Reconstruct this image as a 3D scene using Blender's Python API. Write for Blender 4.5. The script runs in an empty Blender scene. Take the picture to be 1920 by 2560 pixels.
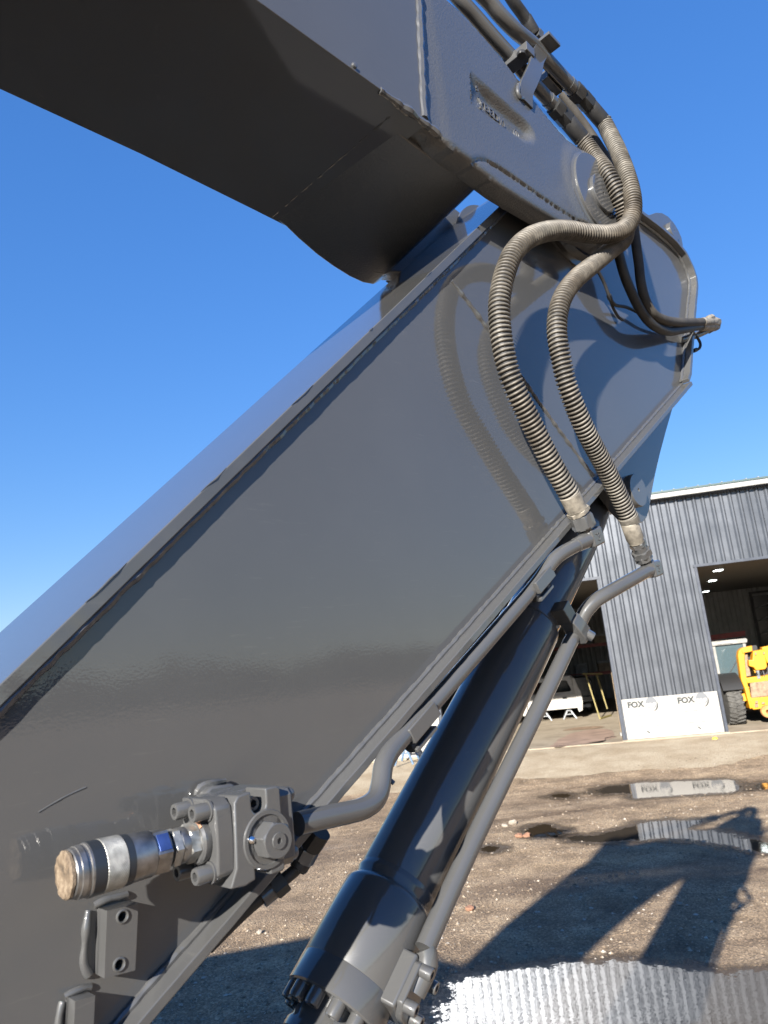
import bpy, bmesh, math, random
from math import sin, cos, pi, radians, sqrt, atan2
from mathutils import Vector, Matrix, noise
from mathutils.geometry import delaunay_2d_cdt
random.seed(7)
sc = bpy.context.scene
COL = sc.collection

# ------------------------------------------------------------------ camera, sky, sun, exposure
H = 2.35                                   # camera height
PITCH, ROLL, FPX = radians(12.3), radians(6.0), 1850.0
cf = Vector((0, cos(PITCH), sin(PITCH)))
_u = Vector((0, -sin(PITCH), cos(PITCH))); _r = Vector((1, 0, 0))
cr = _r * cos(ROLL) - _u * sin(ROLL)
cu = _u * cos(ROLL) + _r * sin(ROLL)
cam = bpy.data.cameras.new('camera'); camo = bpy.data.objects.new('camera', cam); COL.objects.link(camo)
m = Matrix.Identity(4)
for i in range(3):
    m[i][0] = cr[i]; m[i][1] = cu[i]; m[i][2] = -cf[i]
m[2][3] = H
camo.matrix_world = m
cam.sensor_fit = 'VERTICAL'; cam.sensor_height = 36; cam.sensor_width = 27
cam.lens = 36 * FPX / 2560
cam.clip_start = 0.05; cam.clip_end = 3000
cam.dof.use_dof = True; cam.dof.focus_distance = 1.75; cam.dof.aperture_fstop = 9.0
sc.camera = camo

SUN_AZ, SUN_EL = radians(22.5), radians(22.6)          # azimuth the light travels towards, elevation
LD = Vector((sin(SUN_AZ) * cos(SUN_EL), cos(SUN_AZ) * cos(SUN_EL), -sin(SUN_EL)))
world = bpy.data.worlds.new('World'); sc.world = world; world.use_nodes = True
wn = world.node_tree.nodes; wl = world.node_tree.links
sky = wn.new('ShaderNodeTexSky'); sky.sky_type = 'NISHITA'; sky.sun_disc = False
sky.sun_elevation = SUN_EL; sky.sun_rotation = SUN_AZ + pi
sky.air_density = 1.5; sky.dust_density = 0.0; sky.ozone_density = 10; sky.altitude = 200
bg = wn['Background']; bg.inputs['Strength'].default_value = 0.118
gam = wn.new('ShaderNodeGamma'); gam.inputs['Gamma'].default_value = .55
hsv = wn.new('ShaderNodeHueSaturation'); hsv.inputs['Saturation'].default_value = 1.36; hsv.inputs['Hue'].default_value = .522
wl.new(sky.outputs[0], gam.inputs['Color']); wl.new(gam.outputs[0], hsv.inputs['Color']); wl.new(hsv.outputs[0], bg.inputs[0])
sl = bpy.data.lights.new('sun', 'SUN'); sl.energy = 5.0; sl.angle = radians(0.55); sl.color = (1, 0.945, 0.86)
so = bpy.data.objects.new('sun', sl); COL.objects.link(so)
so.rotation_euler = LD.to_track_quat('-Z', 'Y').to_euler()
vs = sc.view_settings
vs.view_transform = 'Standard'; vs.look = 'None'; vs.gamma = 1; vs.exposure = 1.75

# ------------------------------------------------------------------ frames of the place
# machine frame: s along the boom/stick plane, t towards the photographer (0 = near side plate), z above camera height
PHI = radians(45)
hS = Vector((sin(PHI), cos(PHI), 0)); nT = Vector((cos(PHI), -sin(PHI), 0)); ZUP = Vector((0, 0, 1))
def M(s, t, z): return hS * s + nT * (t - 1.0) + Vector((0, 0, z + H))
def ray(x, y): return (cf * FPX + cr * (x - 960) - cu * (y - 1280)).normalized()
def at(x, y, t):
    d = ray(x, y); k = -(1.0 - t) / d.dot(nT); p = d * k
    return (p.dot(hS), p.z)
def P(x, y, t):
    s, z = at(x, y, t); return M(s, t, z)
YL = -.32
def gnd(x, y, z=YL):
    d = ray(x, y); k = (z - H) / d.z; return Vector((d.x * k, d.y * k, z))
FA = Vector((5.670, 20.224, 0)); FU = Vector((0.98139, -0.19203, 0)); FM = Vector((-0.19203, -0.98139, 0))
def F(u, o, z): return FA + FU * u + FM * o + ZUP * z      # building frame: u along the front wall, o outwards
def zter(p):
    o = (Vector((p[0], p[1], 0)) - FA).dot(FM); k = max(0, min(1, (o - .4) / 5.4)); return YL * k * k * (3 - 2 * k)
def fac(x, y, o):
    d = ray(x, y); C = Vector((0, 0, H)); k = (FA + FM * o - C).dot(FM) / d.dot(FM); p = C + d * k
    return ((p - FA).dot(FU), p.z)

# ------------------------------------------------------------------ materials
MATS = {}
def mat(name):
    mt = bpy.data.materials.new(name); mt.use_nodes = True
    MATS[name] = mt
    nt = mt.node_tree
    return mt, nt, nt.nodes['Principled BSDF'], nt.links
def setp(b, **k):
    for key, v in k.items():
        b.inputs[key.replace('_', ' ')].default_value = v
def tex_noise(nt, scale, detail=4, rough=.55, coord='Object', dist=0.0, vec=None):
    tc = nt.nodes.new('ShaderNodeTexCoord')
    n = nt.nodes.new('ShaderNodeTexNoise'); n.inputs['Scale'].default_value = scale
    n.inputs['Detail'].default_value = detail; n.inputs['Roughness'].default_value = rough
    n.inputs['Distortion'].default_value = dist
    nt.links.new(vec if vec else tc.outputs[coord], n.inputs['Vector'])
    return n
def ramp(nt, src, stops, interp='LINEAR'):
    r = nt.nodes.new('ShaderNodeValToRGB'); r.color_ramp.interpolation = interp
    el = r.color_ramp.elements
    while len(el) < len(stops): el.new(0.5)
    for e, (p, c) in zip(el, stops):
        e.position = p; e.color = (c[0], c[1], c[2], 1) if len(c) == 3 else c
    nt.links.new(src, r.inputs[0]); return r
def bump(nt, src, strength, dist, target, prev=None):
    b = nt.nodes.new('ShaderNodeBump'); b.inputs['Strength'].default_value = strength; b.inputs['Distance'].default_value = dist
    nt.links.new(src, b.inputs['Height'])
    if prev: nt.links.new(prev.outputs[0], b.inputs['Normal'])
    if target: nt.links.new(b.outputs[0], target)
    return b
def mix(nt, fac, a, b, blend='MIX'):
    n = nt.nodes.new('ShaderNodeMix'); n.data_type = 'RGBA'; n.blend_type = blend
    for sock, v in ((n.inputs[0], fac), (n.inputs[6], a), (n.inputs[7], b)):
        if hasattr(v, 'is_linked') or hasattr(v, 'links'): nt.links.new(v, sock)
        else: sock.default_value = v if not isinstance(v, tuple) else (v[0], v[1], v[2], 1)
    return n.outputs[2]
def simple(name, col, rough=.5, metal=0.0, nscale=0, namp=.25, bscale=0, bstr=.1, bdist=.002, **kw):
    mt, nt, b, l = mat(name)
    setp(b, Roughness=rough, Metallic=metal)
    for k, v in kw.items(): b.inputs[k.replace('_', ' ')].default_value = v
    if nscale:
        n = tex_noise(nt, nscale, 6)
        r = ramp(nt, n.outputs[0], [(.3, tuple(c * (1 - namp) for c in col)), (.7, tuple(min(1, c * (1 + namp)) for c in col))])
        l.new(r.outputs[0], b.inputs['Base Color'])
        rr = nt.nodes.new('ShaderNodeMapRange'); rr.inputs['To Min'].default_value = max(0, rough - .08); rr.inputs['To Max'].default_value = min(1, rough + .1)
        l.new(n.outputs[0], rr.inputs['Value']); l.new(rr.outputs[0], b.inputs['Roughness'])
    else:
        b.inputs['Base Color'].default_value = (*col, 1)
    if bscale:
        bump(nt, tex_noise(nt, bscale, 3).outputs[0], bstr, bdist, b.inputs['Normal'])
    return mt

def paint(name, col, peel=.006, cast=0.0, peel_scale=260):
    mt, nt, b, l = mat(name)
    n1 = tex_noise(nt, 3.0, 8, .65); n2 = tex_noise(nt, 60, 4, .6)
    r = ramp(nt, n1.outputs[0], [(.25, tuple(c * .93 for c in col)), (.55, col), (.8, tuple(c * 1.06 for c in col))])
    # thin dust specks lying in the paint
    sp = ramp(nt, tex_noise(nt, 420, 2, .5).outputs[0], [(.73, (0, 0, 0)), (.78, (1, 1, 1))])
    c = mix(nt, mix(nt, .12, (0, 0, 0), sp.outputs[0]), r.outputs[0], (.30, .28, .24))
    mp = nt.nodes.new('ShaderNodeMapping'); tc = nt.nodes.new('ShaderNodeTexCoord'); mp.inputs['Scale'].default_value = (2, 2, 26); mp.inputs['Rotation'].default_value = (.4, .8, .3)
    l.new(tc.outputs['Object'], mp.inputs[0])
    sc_ = ramp(nt, tex_noise(nt, 6, 5, .7, vec=mp.outputs[0]).outputs[0], [(.62, (0, 0, 0)), (.70, (1, 1, 1))])
    c = mix(nt, mix(nt, .10, (0, 0, 0), sc_.outputs[0]), c, (.20, .19, .17))
    l.new(c, b.inputs['Base Color'])
    setp(b, Roughness=.38)
    b.inputs['Specular IOR Level'].default_value = .15
    b.inputs['Coat Weight'].default_value = 1.0
    b.inputs['Coat IOR'].default_value = 1.58
    rr = nt.nodes.new('ShaderNodeMapRange'); rr.inputs['From Min'].default_value = .35; rr.inputs['From Max'].default_value = .75
    rr.inputs['To Min'].default_value = .006; rr.inputs['To Max'].default_value = .035
    l.new(n2.outputs[0], rr.inputs['Value']); l.new(rr.outputs[0], b.inputs['Coat Roughness'])
    w = tex_noise(nt, 9, 2, .4)
    bb = bump(nt, w.outputs[0], .25, .0007, None)
    bb2 = bump(nt, tex_noise(nt, peel_scale, 1, .4).outputs[0], .5, peel * .02, None, bb)
    if cast:
        bb2 = bump(nt, tex_noise(nt, 170, 3, .6).outputs[0], .9, cast, None, bb2)
    l.new((bb2 if cast else bb).outputs[0], b.inputs['Normal']); l.new(bb2.outputs[0], b.inputs['Coat Normal'])
    return mt
GREY = (.074, .0745, .075)
paint('paint', GREY)
paint('paint_cast', GREY, cast=.0016)
paint('paint_thick', GREY, peel=.05, peel_scale=90)
simple('rubber', (.02, .02, .021), .55, nscale=40, bscale=300, bstr=.3, bdist=.0006)
simple('rubber_dusty', (.045, .040, .034), .75, nscale=14, namp=.5, bscale=200, bstr=.4, bdist=.001)
mt, nt, b, l = mat('coil')
n1 = tex_noise(nt, 22, 8, .7); n2 = tex_noise(nt, 5, 4, .6)
r1 = ramp(nt, n1.outputs[0], [(.30, (.045, .042, .037)), (.5, (.135, .124, .106)), (.72, (.25, .23, .195))])
r2 = ramp(nt, n2.outputs[0], [(.35, (.55, .5, .45)), (.62, (1, 1, 1))])
l.new(mix(nt, 1.0, r1.outputs[0], r2.outputs[0], 'MULTIPLY'), b.inputs['Base Color'])
setp(b, Roughness=.55, Metallic=.12)
bump(nt, tex_noise(nt, 220, 4).outputs[0], .5, .0008, b.inputs['Normal'])
simple('zinc', (.36, .355, .33), .40, .8, nscale=60, namp=.35, bscale=160, bstr=.3, bdist=.0006)
simple('zinc_dirty', (.25, .225, .185), .6, .25, nscale=55, namp=.45, bscale=160, bstr=.5, bdist=.001)
simple('bright_steel', (.27, .265, .26), .34, .9, nscale=45, namp=.4, bscale=140, bstr=.25, bdist=.0006)
simple('black_ring', (.02, .024, .03), .3)
simple('blue_flat', (.045, .085, .26), .32, .55, nscale=50, namp=.3)
mt, nt, b, l = mat('rusty_face')
n1 = tex_noise(nt, 70, 8, .7)
r1 = ramp(nt, n1.outputs[0], [(.3, (.045, .034, .025)), (.5, (.15, .108, .07)), (.7, (.30, .24, .17))])
l.new(r1.outputs[0], b.inputs['Base Color']); setp(b, Roughness=.75)
bump(nt, n1.outputs[0], .8, .003, b.inputs['Normal'])
simple('copper_rust', (.42, .22, .13), .7, nscale=120, namp=.5)
simple('chrome', (.75, .75, .76), .08, 1.0)
simple('hole_black', (.012, .012, .012), .7)

def ground_mat():
    mt, nt, b, l = mat('dirt')
    tc = nt.nodes.new('ShaderNodeTexCoord')
    big = tex_noise(nt, .35, 6, .6, 'Object'); mid = tex_noise(nt, 2.2, 8, .65); fine = tex_noise(nt, 38, 6, .7)
    mp = nt.nodes.new('ShaderNodeMapping'); mp.inputs['Rotation'].default_value = (0, 0, radians(-11)); mp.inputs['Scale'].default_value = (.16, 1.1, 1)
    l.new(tc.outputs['Object'], mp.inputs[0])
    streak = tex_noise(nt, .9, 6, .6, vec=mp.outputs[0])
    base = ramp(nt, mid.outputs[0], [(.28, (.19, .138, .088)), (.5, (.37, .28, .188)), (.72, (.54, .43, .30))])
    st = ramp(nt, streak.outputs[0], [(.34, (.42, .37, .32)), (.48, (.92, .91, .9)), (.64, (1.22, 1.2, 1.12))])
    c = mix(nt, .8, base.outputs[0], st.outputs[0], 'MULTIPLY')
    bg_ = ramp(nt, big.outputs[0], [(.35, (.78, .75, .72)), (.6, (1, 1, 1))])
    c = mix(nt, .7, c, bg_.outputs[0], 'MULTIPLY')
    v = nt.nodes.new('ShaderNodeTexVoronoi'); v.inputs['Scale'].default_value = 58; v.inputs['Randomness'].default_value = 1
    l.new(tc.outputs['Object'], v.inputs['Vector'])
    vc = ramp(nt, v.outputs['Color'], [(.0, (.42, .37, .31)), (.45, (.9, .86, .8)), (.75, (1.2, 1.16, 1.1)), (1, (2.1, 2.0, 1.85))])
    c = mix(nt, .9, c, vc.outputs[0], 'MULTIPLY')
    fr = ramp(nt, fine.outputs[0], [(.3, (.6, .58, .55)), (.7, (1.2, 1.2, 1.2))])
    c = mix(nt, .7, c, fr.outputs[0], 'MULTIPLY')
    l.new(c, b.inputs['Base Color'])
    wet = ramp(nt, streak.outputs[0], [(.34, (.45, .45, .45)), (.46, (.92, .92, .92))])
    l.new(wet.outputs[0], b.inputs['Roughness'])
    v2 = nt.nodes.new('ShaderNodeTexVoronoi'); v2.inputs['Scale'].default_value = 55
    l.new(tc.outputs['Object'], v2.inputs['Vector'])
    b1 = bump(nt, v2.outputs['Distance'], .9, .02, None)
    b2 = bump(nt, fine.outputs[0], .8, .015, None, b1)
    bump(nt, mid.outputs[0], .6, .08, b.inputs['Normal'], b2)
ground_mat()
mt, nt, b, l = mat('straw_gravel')
n1 = tex_noise(nt, 30, 8, .75); n2 = tex_noise(nt, 1.3, 6, .6)
r1 = ramp(nt, n1.outputs[0], [(.3, (.27, .205, .13)), (.5, (.47, .385, .265)), (.7, (.60, .52, .39))])
r2 = ramp(nt, n2.outputs[0], [(.35, (.68, .62, .54)), (.6, (1, 1, 1))])
l.new(mix(nt, .8, r1.outputs[0], r2.outputs[0], 'MULTIPLY'), b.inputs['Base Color']); setp(b, Roughness=.95)
bump(nt, n1.outputs[0], 1, .03, b.inputs['Normal'])
mt, nt, b, l = mat('stone')
oi = nt.nodes.new('ShaderNodeNewGeometry')
r1 = ramp(nt, oi.outputs['Random Per Island'], [(0, (.12, .085, .055)), (.5, (.24, .18, .12)), (.85, (.36, .29, .21)), (1, (.5, .44, .36))])
l.new(r1.outputs[0], b.inputs['Base Color']); setp(b, Roughness=.9)
simple('pale_rock', (.30, .26, .21), .9, nscale=25, bscale=60, bstr=.8, bdist=.006)
simple('brick_rock', (.27, .14, .085), .9, nscale=25, bscale=60, bstr=.8, bdist=.006)
def water(name, bscale, bdist, col, ior, stretch):
    mt, nt, b, l = mat(name)
    b.inputs['Base Color'].default_value = (*col, 1); setp(b, Roughness=.015, IOR=ior)
    tc = nt.nodes.new('ShaderNodeTexCoord'); mp = nt.nodes.new('ShaderNodeMapping'); mp.inputs['Scale'].default_value = stretch
    l.new(tc.outputs['Object'], mp.inputs[0])
    n = tex_noise(nt, bscale, 3, .6, vec=mp.outputs[0])
    bump(nt, n.outputs[0], .5, bdist, b.inputs['Normal'])
    at_ = nt.nodes.new('ShaderNodeAttribute'); at_.attribute_name = 'edge'
    def math_(op, a, c):
        q = nt.nodes.new('ShaderNodeMath'); q.operation = op
        for k, v in ((0, a), (1, c)):
            if isinstance(v, (int, float)): q.inputs[k].default_value = v
            else: l.new(v, q.inputs[k])
        return q.outputs[0]
    n1 = math_('MULTIPLY', math_('SUBTRACT', tex_noise(nt, 3.2, 6, .65).outputs[0], .5), .55)
    n2 = math_('MULTIPLY', math_('SUBTRACT', tex_noise(nt, 26, 4, .7).outputs[0], .5), .30)
    e = math_('ADD', math_('ADD', at_.outputs['Fac'], n1), n2)
    wet = ramp(nt, e, [(0.0, (0, 0, 0)), (.03, (1, 1, 1))])                  # 1 = open water
    damp = nt.nodes.new('ShaderNodeMapRange'); damp.inputs['From Min'].default_value = -.30; damp.inputs['From Max'].default_value = .0; damp.interpolation_type = 'SMOOTHSTEP'; l.new(e, damp.inputs['Value'])
    mud = nt.nodes.new('ShaderNodeBsdfPrincipled'); mud.inputs['Roughness'].default_value = .45
    r_ = ramp(nt, tex_noise(nt, 40, 6, .7).outputs[0], [(.3, (.05, .036, .022)), (.7, (.15, .11, .072))]); l.new(r_.outputs[0], mud.inputs['Base Color'])
    bump(nt, tex_noise(nt, 38, 5, .7).outputs[0], .8, .012, mud.inputs['Normal'])
    tr = nt.nodes.new('ShaderNodeBsdfTransparent'); m1 = nt.nodes.new('ShaderNodeMixShader'); m2 = nt.nodes.new('ShaderNodeMixShader')
    l.new(math_('MULTIPLY', damp.outputs[0], .85), m1.inputs[0]); l.new(tr.outputs[0], m1.inputs[1]); l.new(mud.outputs[0], m1.inputs[2])
    l.new(wet.outputs[0], m2.inputs[0]); l.new(m1.outputs[0], m2.inputs[1]); l.new(b.outputs[0], m2.inputs[2])
    l.new(m2.outputs[0], nt.nodes['Material Output'].inputs['Surface'])
water('puddle_water', 6, .0006, (.045, .032, .019), 1.33, (1, 1, 1))
water('ice_water', 22, .00065, (.06, .048, .035), 2.5, (.8, 1.1, 1))
mt, nt, b, l = mat('concrete')
n1 = tex_noise(nt, 1.2, 9, .68); n2 = tex_noise(nt, 14, 6)
r1 = ramp(nt, n1.outputs[0], [(.28, (.20, .155, .11)), (.5, (.33, .275, .20)), (.75, (.40, .34, .26))])
r2 = ramp(nt, n2.outputs[0], [(.3, (.85, .85, .85)), (.7, (1.05, 1.05, 1.05))])
l.new(mix(nt, .7, r1.outputs[0], r2.outputs[0], 'MULTIPLY'), b.inputs['Base Color']); setp(b, Roughness=.85)
bump(nt, n2.outputs[0], .3, .01, b.inputs['Normal'])
simple('concrete_pink', (.30, .21, .16), .8, nscale=2.5, namp=.25)
simple('metal_siding', (.090, .097, .110), .32, .6, nscale=1.6, namp=.12, Specular_IOR_Level=.6)
simple('trim_white', (.30, .30, .29), .45, nscale=4, namp=.15)
simple('trim_dark', (.04, .048, .066), .4, nscale=6, namp=.2)
simple('roof_green', (.05, .085, .085), .45, .2)
simple('inside_wall', (.26, .26, .25), .6, nscale=2, namp=.15)
simple('inside_ceiling', (.20, .19, .175), .8)
simple('sign_white', (.34, .325, .30), .6, nscale=2.2, namp=.05)
simple('ink_black', (.018, .023, .023), .6)
simple('ink_grey', (.135, .142, .152), .6)
simple('ink_pale', (.235, .23, .22), .6)
simple('red_steel', (.20, .025, .02), .5, nscale=8, namp=.4)
simple('white_truck', (.40, .385, .36), .35, nscale=8, namp=.12)
simple('black_truck', (.012, .012, .014), .2)
simple('plate_white', (.35, .36, .38), .5)
mt, nt, b, l = mat('tail_lamp'); setp(b, Roughness=.2); b.inputs['Base Color'].default_value = (.6, .02, .03, 1)
b.inputs['Emission Color'].default_value = (1, .05, .06, 1); b.inputs['Emission Strength'].default_value = .6
simple('galvanised', (.20, .21, .22), .5, .5, nscale=10)
simple('yellow_wood', (.22, .18, .06), .7, nscale=6, namp=.3)
simple('cardboard', (.20, .16, .115), .8, nscale=5, namp=.5)
simple('grey_box', (.16, .17, .18), .6, nscale=5, namp=.4)
simple('wood', (.34, .25, .15), .8, nscale=10, namp=.3)
mt, nt, b, l = mat('yellow_paint')
n1 = tex_noise(nt, 3, 6, .6); n2 = tex_noise(nt, 9, 9, .75)
r1 = ramp(nt, n1.outputs[0], [(.3, (.50, .21, .004)), (.7, (.66, .30, .004))]); r2 = ramp(nt, n2.outputs[0], [(.60, (0, 0, 0)), (.66, (1, 1, 1))])
l.new(mix(nt, r2.outputs[0], r1.outputs[0], (.12, .06, .02)), b.inputs['Base Color']); setp(b, Roughness=.5)
simple('rust_plate', (.25, .17, .11), .8, nscale=12, namp=.4)
simple('tyre', (.075, .072, .066), .85, nscale=14, namp=.4)
simple('cab_grey', (.24, .235, .215), .5, nscale=6, namp=.2)
simple('dark_steel', (.02, .02, .02), .5)
simple('orange_rust', (.48, .22, .07), .8, nscale=10)
mt, nt, b, l = mat('cab_glass')
b.inputs['Base Color'].default_value = (.085, .125, .14, 1); setp(b, Roughness=.05, Alpha=.7)
mt, nt, b, l = mat('lit_lamp')
b.inputs['Emission Color'].default_value = (.9, 1, .98, 1); b.inputs['Emission Strength'].default_value = 4
simple('blue_paint', (.06, .12, .20), .6, nscale=10)
simple('leaf_dark', (.035, .045, .02), .8, nscale=3, namp=.5)
simple('yellow_tag', (.75, .55, .05), .6)
simple('excavator_black', (.02, .02, .02), .4)

# surfaces of this yard are a little darker than first estimated: one factor for every non-metal base colour
KALB = .80
for name_, mt in MATS.items():
    if name_ in ('zinc', 'bright_steel', 'chrome', 'metal_siding'): continue
    nt = mt.node_tree
    for nd in list(nt.nodes):
        if nd.type != 'BSDF_PRINCIPLED': continue
        ip = nd.inputs['Base Color']
        if ip.is_linked:
            src = ip.links[0].from_socket; nt.links.new(mix(nt, 1.0, src, (KALB, KALB, KALB), 'MULTIPLY'), ip)
        else:
            c = ip.default_value; ip.default_value = (c[0] * KALB, c[1] * KALB, c[2] * KALB, 1)

# ------------------------------------------------------------------ mesh helpers
class MB:
    def __init__(s): s.v = []; s.f = []
    def add(s, vs_, fs):
        o = len(s.v); s.v += [Vector(x) for x in vs_]; s.f += [tuple(i + o for i in q) for q in fs]
    def hull2(s, a, b):
        n = len(a)
        s.add(list(a) + list(b), [tuple(range(n))[::-1], tuple(range(n, 2 * n))] + [(i, (i + 1) % n, n + (i + 1) % n, n + i) for i in range(n)])
    def prism(s, pts, t0, t1): s.hull2([M(p[0], t0, p[1]) for p in pts], [M(p[0], t1, p[1]) for p in pts])
    def fprism(s, pts, o0, o1): s.hull2([F(p[0], o0, p[1]) for p in pts], [F(p[0], o1, p[1]) for p in pts])
    def fbox(s, u0, u1, o0, o1, z0, z1): s.fprism([(u0, z0), (u1, z0), (u1, z1), (u0, z1)], o0, o1)
    def box(s, c, X, Y, Z):
        c = Vector(c); q = []
        for k in (-1, 1):
            q.append([c + X * a + Y * b_ + Z * k for a, b_ in ((-1, -1), (1, -1), (1, 1), (-1, 1))])
        s.hull2(q[0], q[1])
    def bar(s, a, b_, w, d, up=ZUP):
        a = Vector(a); b_ = Vector(b_); ax = (b_ - a); L = ax.length; ax.normalize()
        X = ax.cross(up); X = X.normalized() if X.length > 1e-4 else Vector((1, 0, 0)); Y = X.cross(ax)
        s.box((a + b_) / 2, X * (w / 2), Y * (d / 2), ax * (L / 2))
    def lathe(s, p0, axis, prof, seg=24, rot=0.0, ref=None, caps=True):
        ax = Vector(axis).normalized(); p0 = Vector(p0)
        X = (Vector(ref) if ref else ZUP if abs(ax.z) < .9 else Vector((1, 0, 0))); X = (X - ax * X.dot(ax)).normalized(); Y = ax.cross(X)
        rings = []
        for e in prof:
            d, r = e[0], e[1]; hx = e[2] if len(e) > 2 else 0
            if r <= 1e-6:
                rings.append([len(s.v)]); s.v.append(p0 + ax * d); continue
            o = len(s.v)
            for i in range(seg):
                a = 2 * pi * i / seg + rot; rr = r
                if hx: rr = r * cos(pi / hx) / cos(((a - rot) % (2 * pi / hx)) - pi / hx)
                s.v.append(p0 + ax * d + X * (rr * cos(a)) + Y * (rr * sin(a)))
            rings.append(list(range(o, o + seg)))
        for A, B in zip(rings, rings[1:]):
            if len(A) == 1 and len(B) == 1: continue
            for i in range(seg):
                j = (i + 1) % seg
                if len(A) == 1: s.f.append((A[0], B[i], B[j]))
                elif len(B) == 1: s.f.append((A[i], B[0], A[j]))
                else: s.f.append((A[i], B[i], B[j], A[j]))
        if caps and len(rings[0]) > 1: s.f.append(tuple(rings[0][::-1]))
        if caps and len(rings[-1]) > 1: s.f.append(tuple(rings[-1]))
    def tube(s, pts, r, seg=14, rfun=None, caps=True):
        fr = frames(pts); rings = []
        for i, (p, T, N, B) in enumerate(fr):
            rr = rfun(i / (len(fr) - 1)) if rfun else r
            o = len(s.v)
            for k in range(seg):
                a = 2 * pi * k / seg; s.v.append(p + N * (rr * cos(a)) + B * (rr * sin(a)))
            rings.append(range(o, o + seg))
        for A, B in zip(rings, rings[1:]):
            for i in range(seg):
                j = (i + 1) % seg; s.f.append((A[i], A[j], B[j], B[i]))
        if caps:
            s.f.append(tuple(rings[0])[::-1]); s.f.append(tuple(rings[-1]))
    def build(s, name, mt, parent=None, bevel=0, ang=38, kind=None, seg=2, tri=False):
        me = bpy.data.meshes.new(name)
        org = parent['_org'] if parent is not None and '_org' in parent else None
        off = Vector(org) if org is not None else Vector((0, 0, 0))
        me.from_pydata([tuple(v - off) for v in s.v], [], s.f)
        bm_ = bmesh.new(); bm_.from_mesh(me)
        bmesh.ops.recalc_face_normals(bm_, faces=bm_.faces[:])
        if tri: bmesh.ops.triangulate(bm_, faces=bm_.faces[:])
        bm_.to_mesh(me); bm_.free()
        me.polygons.foreach_set('use_smooth', [True] * len(me.polygons))
        me.set_sharp_from_angle(angle=radians(ang))
        o = bpy.data.objects.new(name, me); COL.objects.link(o)
        me.materials.append(MATS[mt])
        if parent is not None:
            o.parent = parent
            if '_org' in parent: o['_org'] = parent['_org']
        if bevel:
            md = o.modifiers.new('bevel', 'BEVEL'); md.width = bevel; md.segments = seg; md.limit_method = 'ANGLE'; md.angle_limit = radians(40)
        if kind: o['kind'] = kind
        return o
def frames(pts):
    pts = [Vector(p) for p in pts]; out = []; n = len(pts); N = None
    for i in range(n):
        T = (pts[min(i + 1, n - 1)] - pts[max(i - 1, 0)]).normalized()
        if N is None: N = T.orthogonal().normalized()
        N = (N - T * N.dot(T)).normalized(); out.append((pts[i], T, N, T.cross(N)))
    return out
def smooth(pts, step=.01, closed=False):
    pts = [Vector(p) for p in pts]; out = []; n = len(pts)
    rng = range(n) if closed else range(n - 1)
    for i in rng:
        if closed: p0, p1, p2, p3 = pts[i - 1], pts[i], pts[(i + 1) % n], pts[(i + 2) % n]
        else: p0, p1, p2, p3 = pts[max(i - 1, 0)], pts[i], pts[i + 1], pts[min(i + 2, n - 1)]
        k = max(2, int((p2 - p1).length / step))
        for j in range(k):
            t = j / k
            out.append(.5 * ((2 * p1) + (p2 - p0) * t + (2 * p0 - 5 * p1 + 4 * p2 - p3) * t * t + (3 * p1 - p0 - 3 * p2 + p3) * t ** 3))
    if not closed: out.append(pts[-1])
    return out
def resample(pts, step):
    L = [0]
    for a, b_ in zip(pts, pts[1:]): L.append(L[-1] + (b_ - a).length)
    n = max(2, int(L[-1] / step)); out = []; j = 0
    for i in range(n + 1):
        d = L[-1] * i / n
        while j < len(pts) - 2 and L[j + 1] < d: j += 1
        k = (d - L[j]) / max(1e-9, L[j + 1] - L[j]); out.append(pts[j].lerp(pts[j + 1], min(1, k)))
    return out
def fillet(pts, r, n=8):
    pts = [Vector(p) for p in pts]; out = [pts[0]]
    for i in range(1, len(pts) - 1):
        a, b_, c = pts[i - 1], pts[i], pts[i + 1]
        rr = min(r, (a - b_).length * .48, (c - b_).length * .48)
        p = b_ + (a - b_).normalized() * rr; q = b_ + (c - b_).normalized() * rr
        for k in range(n + 1):
            t = k / n; out.append(p * (1 - t) ** 2 + b_ * (2 * t * (1 - t)) + q * t * t)
    out.append(pts[-1]); return out
def tag(o, label, cat, group=None):
    o['label'] = label; o['category'] = cat
    if group: o['group'] = group
    return o
def thing(name, label, cat, org, group=None):
    o = bpy.data.objects.new(name, None); COL.objects.link(o); o.location = Vector(org); o.empty_display_size = .1
    o['_org'] = tuple(org)
    return tag(o, label, cat, group)
def struct(name, mb, mt, **k):
    o = mb.build(name, mt, **k); o['kind'] = 'structure'; return o
def bolt_socket(mb, p, axis, r, hgt):
    mb.lathe(p, axis, [(0, 0), (0, r), (hgt * .88, r), (hgt, r * .9), (hgt, r * .56, 6), (hgt * .4, r * .52, 6), (hgt * .4, 0)], 24)
def hexprism(mb, p, axis, r, hgt, rot=0.0):
    mb.lathe(p, axis, [(0, 0), (0, r * .9), (hgt * .1, r, 6), (hgt * .9, r, 6), (hgt, r * .88), (hgt, 0)], 24, rot)
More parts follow.
